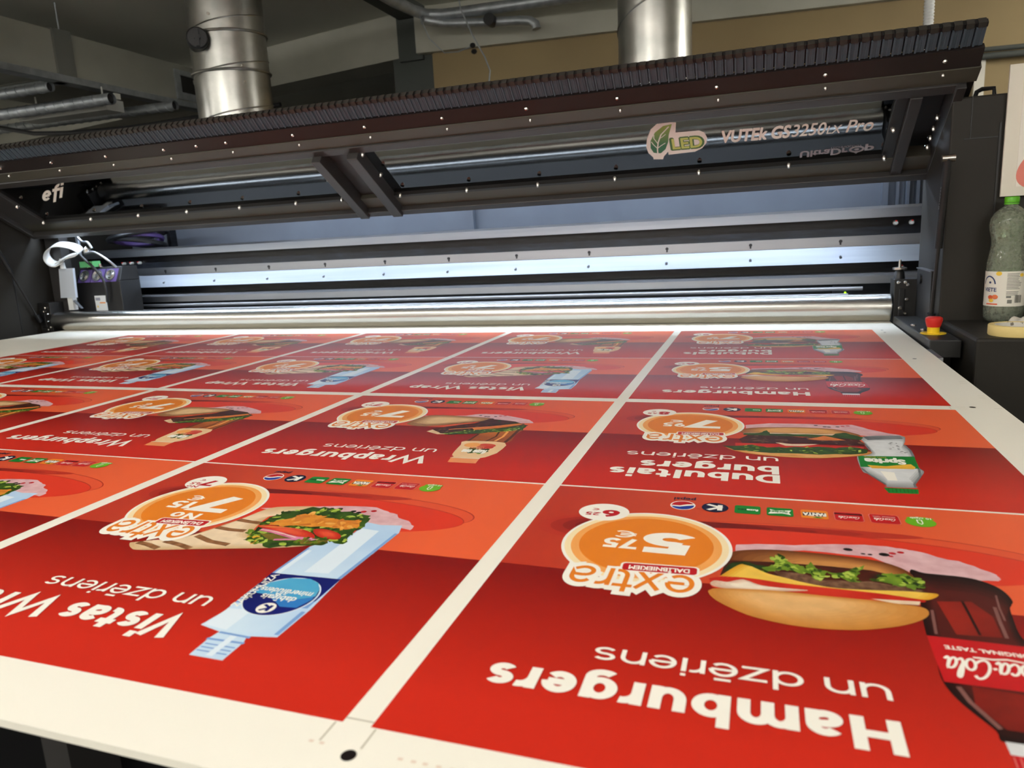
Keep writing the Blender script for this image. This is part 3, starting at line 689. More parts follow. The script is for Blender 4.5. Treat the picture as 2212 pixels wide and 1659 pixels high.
def wrap_art():
    A = Art(); rnd = random.Random(9); D = V_ART
    template(A)
    A.poly(ragged(D['napkin'], rnd, .0018, 3), i_nap)
    for i, p in enumerate(D['pep']): A.disc(p[0], p[1], .007, .006, i_black if i < 3 else i_dred, 10)
    # water bottle
    A.poly(D['water'], i_water)
    A.poly([(.300, .33), (.255, .335), (.25, .53), (.298, .535)], i_wl); A.line([(.345, .45), (.345, .55)], .012, i_wl); A.line([(.213, .34), (.219, .545)], .007, i_waterd); A.line([(.352, .44), (.353, .55)], .005, i_waterd)
    A.poly([(.345, .68), (.3, .675), (.3, .738), (.348, .732)], i_wl); A.line([(.212, .66), (.212, .732)], .008, i_waterd); A.line([(.247, .748), (.306, .746)], .005, i_waterd); A.line([(.245, .764), (.312, .766)], .005, i_waterd)
    for k in range(3): A.line([(.25, .778 + k * .009), (.305, .778 + k * .009)], .003, i_waterd)
    A.line([(.275, .75), (.275, .805)], .012, i_wl)
    A.poly(D['navy'], i_wnavy); A.poly([(.347, .64), (.213, .626), (.212, .65), (.347, .66)], i_waterd)
    A.disc(.282, .6224, .065, .066, i_wl); A.disc(.282, .6224, .062, .064, i_wnavy); A.poly(D['teal'], i_teal); A.poly([(.30, .628), (.27, .637), (.24, .624), (.225, .612), (.222, .622), (.232, .652), (.262, .655)], i_tealb)
    A.text('dabīgais', i_white, .250, .622, .068, bold=.018, ysize=.024); A.text('minerālūdens', i_white, .233, .600, .102, bold=.018, ysize=.024)
    A.disc(.282, .664, .0165, .0165, i_white); A.draw('K', i_wnavy, .273, .292, .6545, .027, w=.2, wh=.17)
    A.text('ZAĶUMUIŽA', i_white, .334, .672, .118, bold=.012, rot=-PI / 2 + .02)
    soft(A, D['wrap'], (214, 178, 132), (240, 214, 178), 5, .3, .02, .01)
    for g in ('g1', 'g2', 'g3', 'g4', 'g5'): A.line(D[g], .014, i_grill)
    A.poly(ragged(D['leaf'], rnd, .007), i_leaf[0]); scatter(A, D['leaf'], i_leaf, 150, .012, rnd, .55)
    A.poly(D['pickle'], i_pick); A.poly(D['pickle2'], i_pick)
    A.poly(ragged(D['chicken'], rnd, .004), i_chick[0]); scatter(A, D['chicken'], i_chick, 40, .014, rnd, .45)
    soft(A, D['tomato'], (196, 40, 24), (232, 92, 60), 5, .6); soft(A, D['tomato2'], (190, 40, 24), (228, 84, 54), 4, .6); A.line([(.526, .366), (.47, .362), (.42, .365)], .006, i_fruit)
    A.line([(.512, .381), (.469, .388), (.41, .404), (.372, .403)], .012, i_onion); A.line([(.512, .381), (.469, .386), (.41, .402)], .003, i_mayo); A.line([(.449, .422), (.41, .412), (.36, .404)], .008, i_onion)
    scatter(A, [(.53, .40), (.50, .40), (.46, .43), (.47, .45), (.51, .43)], i_leaf + [i_cheese], 30, .009, rnd)
    scatter(A, [(.40, .40), (.34, .39), (.33, .42), (.40, .44)], i_leaf[:2] + [i_pick], 22, .008, rnd)
    badge(A, '7', '15', 1, '7', '45', 1); logos(A)
    headline(A, [('Vistas Wrap', .381, .885, .724)], ('un dzēriens', .39, .758, .654))
    return A
def wrap_burger_art():
    A = Art(); rnd = random.Random(11); D = W_ART
    template(A)
    A.poly(ragged(D['napkin'], rnd, .0018, 3), i_nap)
    for i, p in enumerate(H_ART['pep'][:6]): A.disc(p[0], p[1] + .022, .006, .005, i_black if i < 4 else i_dred, 10)
    A.poly(smooth_ring(D['amber'], 3), i_amber); A.line([(.217, .42), (.214, .50), (.214, .56)], .010, i_amberd); A.line([(.325, .48), (.328, .56)], .008, i_amberd); A.line([(.27, .45), (.262, .50), (.275, .56)], .006, i_amberd); A.line([(.245, .44), (.24, .5), (.248, .55)], .008, i_lor)
    A.poly(smooth_ring(D['body'], 3), i_tea); A.poly(D['cap'], i_peach); A.line([(.308, .724), (.23, .721)], .008, i_mayo)
    A.disc(.258, .60, .030, .022, i_fruit); A.disc(.30, .598, .024, .022, i_lor); A.disc(.243, .615, .014, .014, i_tom)
    scatter(A, [(.31, .635), (.235, .63), (.235, .672), (.305, .672)], i_leaf[:2] + [i_leaf[3]], 30, .013, rnd)
    A.text('fuze tea', i_white, .236, .645, .072, bold=.07, ysize=.046); A.text('PEACH', i_dred, .25, .622, .045, bold=.05)
    soft(A, D['bun'], (150, 100, 56), (230, 192, 140), 6, .5); A.line([(.60, .385), (.54, .40), (.45, .37), (.37, .33)], .008, i_grill)
    A.poly(D['bread'], i_tort); A.poly(ragged(D['dark'], rnd, .003), i_dark); scatter(A, D['dark'], [i_patty, i_dark, i_leaf[3]], 60, .012, rnd)
    A.poly(ragged(D['leaf'], rnd, .004), i_leaf[0]); scatter(A, D['leaf'], i_leaf[:3], 60, .009, rnd, .4)
    A.poly(D['cheese'], i_chd); A.line([(.44, .445), (.36, .41), (.27, .375)], .008, i_fruit)
    badge(A, '7', '45', 0, '7', '95', 0); logos(A)
    headline(A, [('Wrapburgers', .367, .9, .732)], ('un dzēriens', .38, .748, .655))
    return A

# ================================================================== the setting
BT = 0.95          # top of the printed board
def quad_wall(x0, y0, x1, y1, z0, z1, th, mat, mb=None):
    """upright slab from (x0,y0) to (x1,y1); th goes away from the room"""
    mb = mb or MB(); d = Vector((x1 - x0, y1 - y0)); n = Vector((-d.y, d.x)).normalized() * th
    r = [(x0, y0), (x1, y1), (x1 + n.x, y1 + n.y), (x0 + n.x, y0 + n.y)]
    return mb.prism([(a, b, z0) for a, b in r], [(a, b, z1) for a, b in r], mat)
s_floor = M('concrete_floor', (40, 39, 38), .8, rgb2=(32, 31, 30), scale=2)
s_ceil = M('ceiling_plaster', (214, 214, 202), .8, rgb2=(204, 204, 192), scale=1.2)
s_beige = M('beige_wall', (152, 132, 94), .75, rgb2=(146, 126, 90), scale=2)
s_beam = M('grey_beam_paint', (186, 185, 172), .75, rgb2=(176, 175, 162), scale=3)
s_col = M('dark_column_paint', (78, 82, 78), .75, rgb2=(70, 74, 70), scale=3)
s_wall = M('side_wall_paint', (206, 204, 196), .8)
s_rec = M('recess_shade', (60, 60, 54), .8)  # wall toned dark to stand in for the shade of the recess
CZ = 2.575
struct(MB().box(-7, 3.2, -3.2, 6.4, -.1, 0, s_floor), 'floor')
struct(MB().box(-7, 3.2, -3.2, 6.4, CZ, CZ + .1, s_ceil), 'ceiling')
struct(quad_wall(-1.66, 3.88, 3.1, 4.402, 0, 2.34, .2, s_beige), 'wall_back')
struct(quad_wall(-1.74, 3.83, 3.1, 4.362, 2.325, CZ, .2, s_beam), 'trim_1')
struct(quad_wall(-6.9, 4.93, -1.87, 3.885, 2.325, CZ, .25, s_beam), 'trim_2')
struct(MB().box(-1.93, -1.66, 3.9, 4.3, 0, 2.325, s_col).box(-1.875, -1.72, 3.87, 4.3, 2.3, CZ, s_col), 'trim_3')
struct(MB().box(-1.855, -1.67, -1.5, 3.95, 2.53, CZ, s_col), 'trim_4')
struct(MB().box(-6.9, -1.9, 6.2, 6.4, 0, CZ, s_rec), 'wall_recess')
struct(MB().box(-7, -6.9, -3.2, 6.4, 0, CZ, s_wall), 'wall_left')
struct(MB().box(3.1, 3.2, -3.2, 6.4, 0, CZ, s_wall), 'wall_right')
struct(MB().box(-7, 3.2, -3.2, -3.1, 0, CZ, s_wall), 'wall_front')
struct(quad_wall(1.215, 4.165, 1.262, 4.17, 1.2, 2.0, .02, M('white_trim_paint', (226, 222, 208), .6)), 'trim_5')
mb = MB()
for z, r in ((2.035, .012), (2.003, .016)): mb.tube([(1.0, 4.13, z + .004), (3.0, 4.35, z)], r, s_col, 10)
tag(mb.build('wall_conduit', origin=(2, 4.2, 2.0), smooth=True), 'pair of thin grey pipes running along the beige wall at right', 'pipe')

# ================================================================== ceiling things
def ceiling_lamp(x, y, z, length, label, on=True, ang=0.0, group=None, top=CZ, hall=False):
    t = thing('tube_lamp', (x, y, z), label, 'lamp', group)
    c, s = math.cos(ang), math.sin(ang)
    R = lambda u, v, w: (x + u * c - v * s, y + u * s + v * c, z + w)
    def bx(m, u0, u1, v0, v1, w0, w1, mat): m.hexa([R(*p) for p in ((u0, v0, w0), (u1, v0, w0), (u1, v1, w0), (u0, v1, w0), (u0, v0, w1), (u1, v0, w1), (u1, v1, w1), (u0, v1, w1))], mat)
    h = MB(); bx(h, -length / 2, length / 2, -.018, .018, .03, .06, m_lum); h.build('housing', t)
    d = MB(); bx(d, -length / 2 + .03, length / 2 - .03, -.06, .06, -.03, .03, M('hall_fill_light' if hall else 'tube_light', (255, 255, 255), .5, emit=((255, 252, 249), HALL if hall else TUBE)) if on else M('lamp_diffuser_off', (206, 208, 204), .4))
    d.build('diffuser', t)
    for u in (-length * .35, length * .35):
        r = MB(); r.tube([R(u, 0, .06), (R(u, 0, 0)[0], R(u, 0, 0)[1], top)], .004, m_lum, 6); r.build('hanger_rod', t)
    return t
ceiling_lamp(-.35, -.35, 2.38, 1.7, 'lit tube lamp hanging over the near edge of the printed board', group=None)
ceiling_lamp(-2.3, -.35, 2.38, 1.7, 'lit tube lamp hanging over the left end of the printed board')
ceiling_lamp(1.9, -1.9, 2.38, 1.5, 'tube lamp added out of view in the near right corner to brighten the hall', hall=True)  # lamps with hall set are unseen fill, added for general brightness
ceiling_lamp(-5.2, .2, 2.38, 1.7, 'tube lamp added out of view past the printer end to brighten the left of the hall', hall=True)
ceiling_lamp(-4.9, -2.0, 2.38, 1.7, 'tube lamp added out of view in the near left corner to brighten the hall', hall=True)
ceiling_lamp(-1.4, -2.3, 2.38, 1.7, 'tube lamp added out of view near the middle of the front wall to brighten the hall', hall=True)
ceiling_lamp(2.75, 3.1, 2.38, 1.2, 'tube lamp added out of view to light the right end of the beige wall', ang=PI / 2, hall=True)
ceiling_lamp(-3.54, 3.0, 2.065, .72, 'unlit white tube lamp under the grey ducts at upper left', on=False, top=2.172)

def spiral_duct(name, x, y, z0, z1, r, label, pitch, first):
    t = thing(name, (x, y, z0), label, 'duct')
    MB().tube([(x, y, z0), (x, y, z1)], r, m_galv, 48).build('duct_pipe', t, smooth=True)
    s = MB(); path = []; n = int((z1 - z0 - first) / pitch * 32)
    for i in range(n): a = i / 32; path.append((x + (r + .0005) * math.cos(2 * PI * a), y + (r + .0005) * math.sin(2 * PI * a), z0 + first + a * pitch))
    s.tube(path, .0035, m_galv, 6); s.build('spiral_seam', t, smooth=True)
    return t
t = spiral_duct('round_duct', -2.09, 2.6, 1.66, CZ, .165, 'round galvanised duct with a black damper knob rising from the printer', .19, .02)
k = MB(); kd = Vector((2.303, -2.925)).normalized()
ax = Vector((kd.x, kd.y, 0)); sd = Vector((-kd.y, kd.x, 0))
ctr = Vector((-2.09, 2.6, 2.135)) + Vector((-.787, -.617, 0)) * .122 + ax * .105
k.tube([ctr - ax * .02, ctr + ax * .055, ctr + ax * .062], [.045, .045, .039], m_rubber, 28)
kn = k.build('damper_knob', t, smooth=True)
g = MB(); g.tube([ctr + ax * .062, ctr + ax * .075], .012, m_rubber, 14); e0 = ctr + ax * .060; g.hexa([e0 + sd * a + ax * b + Vector((0, 0, c)) for c in (-.036, .036) for a, b in ((-.007, 0), (.007, 0), (.007, .016), (-.007, .016))], m_rubber); g.build('grip', kn)
sc = MB(); sc.tube([ctr + ax * .06 + Vector((0, 0, .03)), ctr + ax * .066 + Vector((0, 0, .03))], .005, m_bolt, 8); sc.build('screw', kn)
cl = MB()
for z in (2.18, 2.02): cl.tube([(-2.09 + .169 * math.cos(2 * PI * i / 48), 2.6 + .169 * math.sin(2 * PI * i / 48), z + .008 * math.sin(2 * PI * i / 48)) for i in range(48)], .006, m_galv, 8, closed=True)
cl.build('damper_collar', t, smooth=True)
for i, z in enumerate((2.235, 2.03, 2.30, 1.96)):
    a = deg(-75 + 40 * (i % 2)) ; p = Vector((-2.09 + .166 * math.cos(a), 2.6 + .166 * math.sin(a), z)); d = Vector((math.cos(a), math.sin(a), 0))
    s = MB(); s.tube([p - d * .004, p + d * .007], .006, m_bolt, 8); s.build('rivet', t)
spiral_duct('round_duct', -.183, 2.6, 1.66, CZ, .135, 'round galvanised duct rising behind the printer hood at centre right', .34, .12)
t = thing('ribbed_hose', (.79, 3.0, 1.6), 'white ribbed hose hanging behind the right end of the printer', 'hose')
prof = []
zz = 1.6
while zz < 2.56: prof += [(.0155, zz - 1.6), (.0185, zz - 1.597), (.0185, zz - 1.593), (.0155, zz - 1.590)]; zz += .0115
MB().lathe(prof, (.79, 3.0, 1.6), m_white_pl, 20).build('hose_tube', t, smooth='all')
MB().tube([(.79, 3.0, 2.50), (.79, 3.0, 2.56)], .03, m_galv2, 16).build('hose_clamp', t)

# rectangular air duct along the left
t = thing('rectangular_duct', (-3.75, 2.5, 2.19), 'large grey rectangular air duct with a dark side vent at upper left', 'duct')
mb = MB().box(-4.1, -3.354, .6, 3.93, 2.2, 2.43, M('duct_grey', (160, 160, 148), .6, rgb2=(150, 150, 139), scale=3))
mb.build('duct_box', t)
MB().box(-3.42, -3.335, .6, 3.95, 2.172, 2.206, m_galv2).build('edge_rail', t)
mb = MB().box(-4.12, -3.34, 2.79, 2.9, 2.192, 2.438, M('duct_strap', (112, 113, 106), .6)); mb.build('joint_flange', t)
mb = MB().box(-4.15, -3.36, 2.80, 2.86, 2.172, 2.194, m_galv2); mb.build('support_bar', t)
for y in (2.45, 2.85):
    r = MB(); r.tube([(-3.36, y, 2.43), (-3.36, y, CZ)], .004, m_galv2, 6); r.build('hanger_rod', t)
f = MB(); a0, a1, b0, b1 = 3.64, 3.9, 2.215, 2.395
f.box(-3.36, -3.342, a0, a1, b0, b0 + .045, m_galv2).box(-3.36, -3.342, a0, a1, b1 - .032, b1, m_galv2).box(-3.36, -3.3425, a0, a0 + .045, b0 + .045, b1 - .032, m_galv2).box(-3.36, -3.3425, a1 - .03, a1, b0 + .045, b1 - .032, m_galv2)
v = f.build('vent_frame', t)
MB().box(-3.358, -3.352, a0 + .04, a1 - .02, b0 + .04, b1 - .03, m_black).build('vent_dark_sheet', v)  # black sheet imitates the shade inside the vent
def side_duct(x0, x1, y, z, r, label):
    t = thing('spiral_duct', (x0, y, z), label, 'duct', None)
    MB().tube([(x0, y, z), (x1, y, z)], r, m_galv2, 24, caps=False).build('duct_pipe', t, smooth=True)
    s = MB(); s.tube([(x1 - .02, y, z), (x1 - .019, y, z)], r * .98, m_black, 24); s.build('dark_end_disc', t)  # black disc stands in for the shade inside the pipe
    q = MB(); path = []
    for i in range(int((x1 - x0) / .07 * 16)): a = i / 16; path.append((x0 + a * .07, y + (r + .001) * math.cos(2 * PI * a), z + (r + .001) * math.sin(2 * PI * a)))
    q.tube(path, .002, m_galv2, 5); q.build('spiral_seam', t, smooth=True)
side_duct(-5.6, -3.31, 2.7, 2.124, .0245, 'short galvanised spiral duct with open end beneath the rectangular duct, upper one')
side_duct(-4.35, -3.09, 2.87, 2.069, .029, 'galvanised spiral duct just above the unlit lamp at upper left')
side_duct(-5.0, -3.02, 3.25, 2.082, .026, 'thin spiral duct with dark end, lowest one at upper left')
c = MB(); c.tube([(-4.6, 3.0, 2.07), (-4.1, 3.0, 2.03), (-3.85, 3.0, 1.975), (-3.6, 3.0, 1.955), (-3.35, 3.0, 1.945), (-3.1, 3.0, 1.94), (-2.7, 3.05, 1.96), (-2.2, 3.1, 1.98)], .012, m_rubber, 8)
tag(c.build('black_cable', smooth=True, origin=(-3.6, 3, 1.95)), 'thick black cable sagging behind the hood at far left', 'cable')
# pipes near the column
t = thing('ceiling_pipe', (-1.5, 3.7, 2.46), 'grey conduit pipes with an elbow below the ceiling, right of the column', 'pipe')
p = MB(); p.tube([(-1.64, 2.6, 2.47), (-1.63, 3.36, 2.47), (-1.61, 3.55, 2.47), (-1.58, 3.66, 2.47), (-1.50, 3.70, 2.47), (-1.42, 3.71, 2.47), (.4, 3.78, 2.455)], .03, m_galv2, 14); p.build('upper_pipe', t, smooth=True)
p = MB(); p.tube([(-1.58, 3.60, 2.43), (-1.50, 3.70, 2.425), (-1.25, 3.72, 2.40), (-1.06, 3.72, 2.385), (-1.0, 3.72, 2.375), (-.97, 3.72, 2.355), (-.965, 3.72, 2.33)], .024, m_galv2, 14); p.build('lower_pipe', t, smooth=True)
p = MB(); p.tube([(-1.215, 3.66, 2.40), (-1.215, 3.72, 2.40)], .032, m_rubber, 16); p.build('clamp', t, smooth=True)
t = thing('hanging_wire', (-1.2, 3.5, 2.0), 'thin wire with two small black bulbs hanging before the beige wall', 'wire')
p = MB(); p.tube([(-1.33, 3.5, 2.55), (-1.31, 3.5, 2.42), (-1.25, 3.5, 2.28), (-1.19, 3.5, 2.17), (-1.165, 3.5, 2.10), (-1.175, 3.5, 2.04), (-1.2, 3.5, 1.98), (-1.23, 3.5, 1.9)], .004, m_galv2, 6); p.build('wire', t, smooth=True)
p = MB(); p.tube([(-1.55, 3.5, 2.42), (-1.5, 3.5, 2.30), (-1.42, 3.5, 2.22), (-1.34, 3.5, 2.215), (-1.25, 3.5, 2.235)], .003, m_galv2, 6); p.build('wire', t, smooth=True)
for z in (2.236, 2.205):
    p = MB(); p.lathe([(.0, -.014), (.012, -.009), (.016, 0), (.012, .009), (0, .014)], (-1.255 + (2.236 - z) * .2, 3.5, z), m_rubber, 14); p.build('bulb', t, smooth=True)

# ================================================================== printer
P = thing('flatbed_printer', (-1.0, 1.9, 0), 'wide black industrial printer with its hood raised, a printed board lying on its bed', 'printer')
XL, XR = -2.62, .612
body = MB()
body.box(-2.72, .78, 1.98, 2.7, .1, .925, m_black)
body.box(-2.9, .78, 2.62, 2.7, .9, 1.48, m_cavity)
body.box(XL - .1, .62, 2.5, 2.62, .9, 1.57, m_cavity).box(.62, .80, 2.5, 2.62, .9, 1.48, m_cavity)              # back panel of the cavity
                     # roof
body.box(-2.72, .78, 1.94, 2.5, .925, .944, M('bed_belt', (140, 138, 135), .55))
body.build('body', P)
mb = MB(); mb.box(XR, 1.05, 1.64, 1.92, 0, 1.487, m_tower).box(.78, 1.05, 1.92, 2.5, 0, 1.487, m_tower)
tw = mb.build('tower', P, bevel=.004)
mb = MB(); mb.box(.651, .6525, 1.6385, 1.642, 1.396, 1.487, m_rubber).box(.64, .7075, 1.6385, 1.642, 1.3945, 1.3965, m_rubber).box(.7075, .7115, 1.6375, 1.642, .99, 1.425, m_black); mb.build('panel_seam', tw)
mb = MB(); mb.tube([(.668, 1.70, 1.487), (.672, 1.70, 1.503), (.682, 1.70, 1.508), (.706, 1.70, 1.508), (.708, 1.70, 1.487)], .005, m_rubber, 8); mb.build('handle', tw, smooth=True)
mb = MB(); mb.box(-3.3, XL, 1.64, 1.97, 0, 1.487, m_tower).box(-3.3, -2.72, 1.97, 2.7, 0, 1.487, m_tower); tl = mb.build('tower', P, bevel=.004)
mb = MB(); mb.box(XL - .002, XL + .0015, 1.79, 1.793, .95, 1.2, m_rubber); mb.build('panel_seam', tl)
mb = MB(); mb.box(-2.60, -2.52, 1.94, 1.98, .945, 1.36, m_frame); mb.build('inner_post', P)
for x0, x1, y0, mat in ((-.918, -.9, 2.47, m_cavity), (.588, .606, 2.46, m_cavity), (.63, .64, 2.47, m_cavity), (.66, .668, 2.45, m_cavity), (.69, .70, 2.46, m_cavity), (-2.555, -2.535, 2.46, m_cavity), (-2.46, -2.44, 2.46, m_cav_blk)):
    mb = MB(); mb.box(x0, x1, y0, 2.5, 1.2, 1.475, mat); mb.build('panel_rib', P)
# the ledge and the button box at the right
mb = MB(); mb.box(.618, 1.05, 1.33, 1.64, 0, .983, m_tower); mb.build('side_ledge', P, bevel=.006)
mb = MB(); mb.box(-3.3, -2.565, 1.15, 1.64, 0, .962, m_tower); mb.build('side_ledge', P, bevel=.006)
mb = MB(); mb.box(-2.565, XR + .0, 1.5, 1.98, .6, .93, m_black); mb.build('bed_support', P)
mb = MB(); r0 = [(.552, 1.412), (.612, 1.412), (.612, 1.86), (.549, 1.86)]
mb.prism([(a, b, .93) for a, b in r0], [(a, b, .968) for a, b in r0], m_black); bb = mb.build('button_box', P, bevel=.002)
E0 = (.5785, 1.5185, .968)
mb = MB(); mb.lathe([(.026, 0), (.026, .0015)], E0, m_yel, 36); st = mb.build('emergency_stop_button', P, smooth=True)
mb = MB(); mb.lathe([(.0125, .0015), (.0125, .013), (.0135, .016)], E0, m_yel, 28); mb.build('collar', st, smooth=True)
mb = MB(); mb.lathe([(.0135, .015), (.0155, .022), (.0175, .030), (.0170, .0355), (.013, .038), (.0, .0385)], E0, m_red_btn, 32); mb.build('push_cap', st, smooth=True)
for x, y in ((.563, 1.66), (.568, 1.57)):
    mb = MB(); mb.lathe([(.006, 0), (.006, .003), (.0, .0045)], (x, y, .968), m_bolt, 12); mb.build('bolt', bb, smooth=True)
mb = MB(); mb.box(.547, .556, 1.30, 1.41, .935, .949, m_alu2); mb.build('bed_edge_bracket', P)

# bed roller
mb = MB(); mb.tube([(-2.545, 1.9, .988), (.544, 1.9, .988)], .0375, m_steel, 64); ro = mb.build('roller', P, smooth=True)
mb = MB(); mb.tube([(.544, 1.9, .988), (.56, 1.9, .988)], .012, m_bolt, 16); mb.build('axle', ro, smooth=True)
# bracket blocks
def bracket(x0, x1, bolts, knob):
    b = MB(); b.box(x0, x1, 1.875, 1.94, .94, 1.066, m_black); b.box(x0 + .012, x1 - .03, 1.871, 1.876, .965, 1.04, m_rubber)
    o = b.build('roller_bracket', P, bevel=.002)
    for x, z, r in bolts:
        q = MB(); q.tube([(x, 1.876, z), (x, 1.868, z), (x, 1.866, z)], [r, r, r * .6], m_bolt, 12); q.build('bolt', o, smooth=True)
    if knob:
        q = MB(); q.lathe([(.014, 0), (.012, .018), (.009, .022)], (knob, 1.9, 1.066), m_rubber, 18); q.lathe([(.009, .022), (.018, .025), (.018, .030), (.004, .032), (.0035, .050), (.002, .051)], (knob, 1.9, 1.066), m_bolt, 24); q.build('adjusting_knob', o, smooth=True)
bracket(.549, .606, ((.558, 1.058, .0045), (.575, 1.058, .0045), (.581, 1.051, .0042), (.580, 1.012, .0045), (.565, .989, .0055), (.578, .974, .004), (.557, .961, .004), (.575, .961, .004)), .564)
bracket(-2.62, -2.553, ((-2.575, 1.045, .006), (-2.585, 1.03, .005), (-2.565, 1.02, .004), (-2.57, .99, .004), (-2.56, .965, .005), (-2.575, .955, .005)), None)
mb = MB(); mb.box(.603, .611, 1.70, 1.875, .95, 1.096, m_black); pl = mb.build('side_plate', P)
mb = MB(); mb.box(.600, .612, 1.70, 1.875, 1.094, 1.0965, m_alu2); mb.build('plate_edge', pl)
mb = MB(); mb.tube([(.604, 1.82, 1.07), (.598, 1.82, 1.07)], .013, m_rubber, 18); mb.build('cap_plug', pl)

# rails across the cavity
X0, X1 = -2.70, .775
RY = 2.2
def rail(name, mat, prof, x0=X0, x1=X1):
    b = MB(); b.prism([(x0, y, z) for y, z in prof], [(x1, y, z) for y, z in prof], mat); return b.build(name, P)
rail('upper_rail', m_alu2, [(2.2, 1.233), (2.3, 1.233), (2.3, 1.268), (2.210, 1.268), (2.2, 1.260)])
rail('dark_channel', m_cav_blk, [(2.235, 1.17), (2.35, 1.17), (2.35, 1.24), (2.235, 1.24)])
r2 = rail('carriage_rail', m_alu2, [(2.2, 1.149), (2.3, 1.149), (2.3, 1.180), (2.2, 1.180)])
r3 = rail('ledge_rail', m_alub, [(2.172, 1.099), (2.3, 1.099), (2.3, 1.148), (2.198, 1.148), (2.176, 1.106)])
rail('dark_gap_plate', m_cav_blk, [(2.26, .945), (2.3, .945), (2.3, 1.105), (2.26, 1.105)])
rail('lower_rail', m_alu2, [(2.16, 1.035), (2.24, 1.035), (2.24, 1.066), (2.17, 1.066), (2.16, 1.058)])
mb = MB(); mb.tube([(-2.42, 2.12, 1.024), (.50, 2.12, 1.024)], .006, m_alu2, 12); mb.build('guide_rod', P, smooth=True)
mb = MB(); mb.tube([(-2.42, 2.12, 1.005), (.46, 2.12, 1.005)], .005, m_alu2, 12); mb.build('guide_rod', P, smooth=True)
hx = [-.6327 + .2685 * i for i in range(-7, 5)]
for x in hx:
    q = MB(); q.tube([(x, 2.201, 1.166), (x, 2.1975, 1.166)], .0052, m_rubber, 10); q.box(x - .0025, x + .0025, 2.1985, 2.2, 1.155, 1.166, m_rubber); q.build('screw_hole', r2)
    q = MB(); q.tube([(x, 2.188, 1.120), (x, 2.178, 1.116)], .0042, m_alu2, 10); q.build('screw', r3)
for x, z, r in ((.598, 1.2145, .0075), (.642, 1.2136, .0075), (-2.499, 1.2333 - .028, .006), (-2.454, 1.2335 - .028, .006), (-2.409, 1.2337 - .028, .006), (.62, 1.078, .007)):
    q = MB(); q.tube([(x, 2.236, z), (x, 2.222, z), (x, 2.218, z)], [r, r, r * .7], M('knob_steel', (206, 205, 196), .35, .35), 14); q.box(x - .002, x + .002, 2.215, 2.222, z + r * .55, z + r * 1.05, m_red_btn); q.build('knob', P, smooth=True)
q = MB(); q.tube([(.455, 2.15, 1.009), (.455, 2.146, 1.009)], .003, M('indicator_green', (150, 230, 30), .4, emit=((150, 240, 20), 3.0)), 10); q.box(.42, .47, 2.15, 2.17, .995, 1.03, m_cav_blk); q.build('indicator_light', P)
# light bar inside the hood opening
mb = MB(); mb.box(-2.59, .60, 1.925, 1.985, 1.43, 1.465, m_black); lb = mb.build('light_bar', P)
mb = MB(); mb.box(-2.56, .56, 1.945, 1.972, 1.424, 1.43, M('led_strip', (255, 255, 255), .5, emit=((214, 232, 255), LED))); mb.build('led_strip', lb)
mb = MB(); mb.box(-2.3, .70, 2.40, 2.45, 1.53, 1.56, m_black); lb = mb.build('light_bar', P)
mb = MB(); mb.box(-1.9, .66, 2.41, 2.43, 1.524, 1.53, M('led_strip_rear', (255, 255, 255), .5, emit=((214, 232, 255), LED * .5))); mb.build('led_strip', lb)

# print carriage parked at the left
ca = MB(); ca.box(-2.52, -2.28, 1.985, 2.09, .985, 1.14, m_black)
ca.hexa([(-2.52, 1.985, 1.14), (-2.28, 1.985, 1.14), (-2.28, 2.09, 1.14), (-2.52, 2.09, 1.14), (-2.515, 2.012, 1.198), (-2.285, 2.012, 1.198), (-2.285, 2.09, 1.198), (-2.515, 2.09, 1.198)], m_black)
co = ca.build('print_carriage', P, bevel=.003)
for i in range(3):
    x = -2.472 + i * .071
    q = MB(); q.hexa([(x - .034, 1.983, 1.138), (x + .034, 1.983, 1.138), (x + .034, 1.995, 1.138), (x - .034, 1.995, 1.138), (x - .033, 2.008, 1.190), (x + .033, 2.008, 1.190), (x + .033, 2.02, 1.190), (x - .033, 2.02, 1.190)], m_purple)
    hd = q.build('fan_head', co)
    q = MB(); c0 = Vector((x - .004, 1.995, 1.165)); nn = Vector((0, -.90, .43)); q.tube([c0 - nn * .004, c0 + nn * .002], .025, m_alu2, 24)
    for rr in (.019, .012):
        u = Vector((1, 0, 0)); v = nn.cross(u); q.tube([c0 + nn * .003 + u * rr * math.cos(2 * PI * k / 24) + v * rr * math.sin(2 * PI * k / 24) for k in range(24)], .0014, m_bolt, 5, closed=True)
    q.build('fan_grille', hd, smooth=True)
    q = MB(); q.tube([(x, 2.02, 1.195), (x, 2.012, 1.207), (x, 2.013, 1.211)], .006, m_bolt, 10); q.build('screw', co, smooth=True)
m_lo2 = M('label_orange', (226, 140, 60), .5)
q = MB(); q.box(-2.425, -2.365, 1.982, 1.985, 1.02, 1.082, m_white_pl); q.box(-2.400, -2.37, 1.9812, 1.983, 1.050, 1.055, m_lo2); q.box(-2.42, -2.395, 1.9812, 1.983, 1.062, 1.074, M('label_grey', (150, 150, 160), .5)); q.poly([(-2.418, 1.9812, 1.034), (-2.408, 1.9812, 1.034), (-2.413, 1.9812, 1.044)], m_yel); q.build('warning_label', co)
q = MB(); q.hexa([(-2.541, 1.922, 1.081), (-2.458, 1.922, 1.081), (-2.458, 1.932, 1.081), (-2.541, 1.932, 1.081), (-2.541, 1.935, 1.20), (-2.464, 1.935, 1.20), (-2.464, 1.945, 1.20), (-2.541, 1.945, 1.20)], M('bracket_zinc', (214, 222, 232), .45, .3)); q.build('metal_bracket', co)
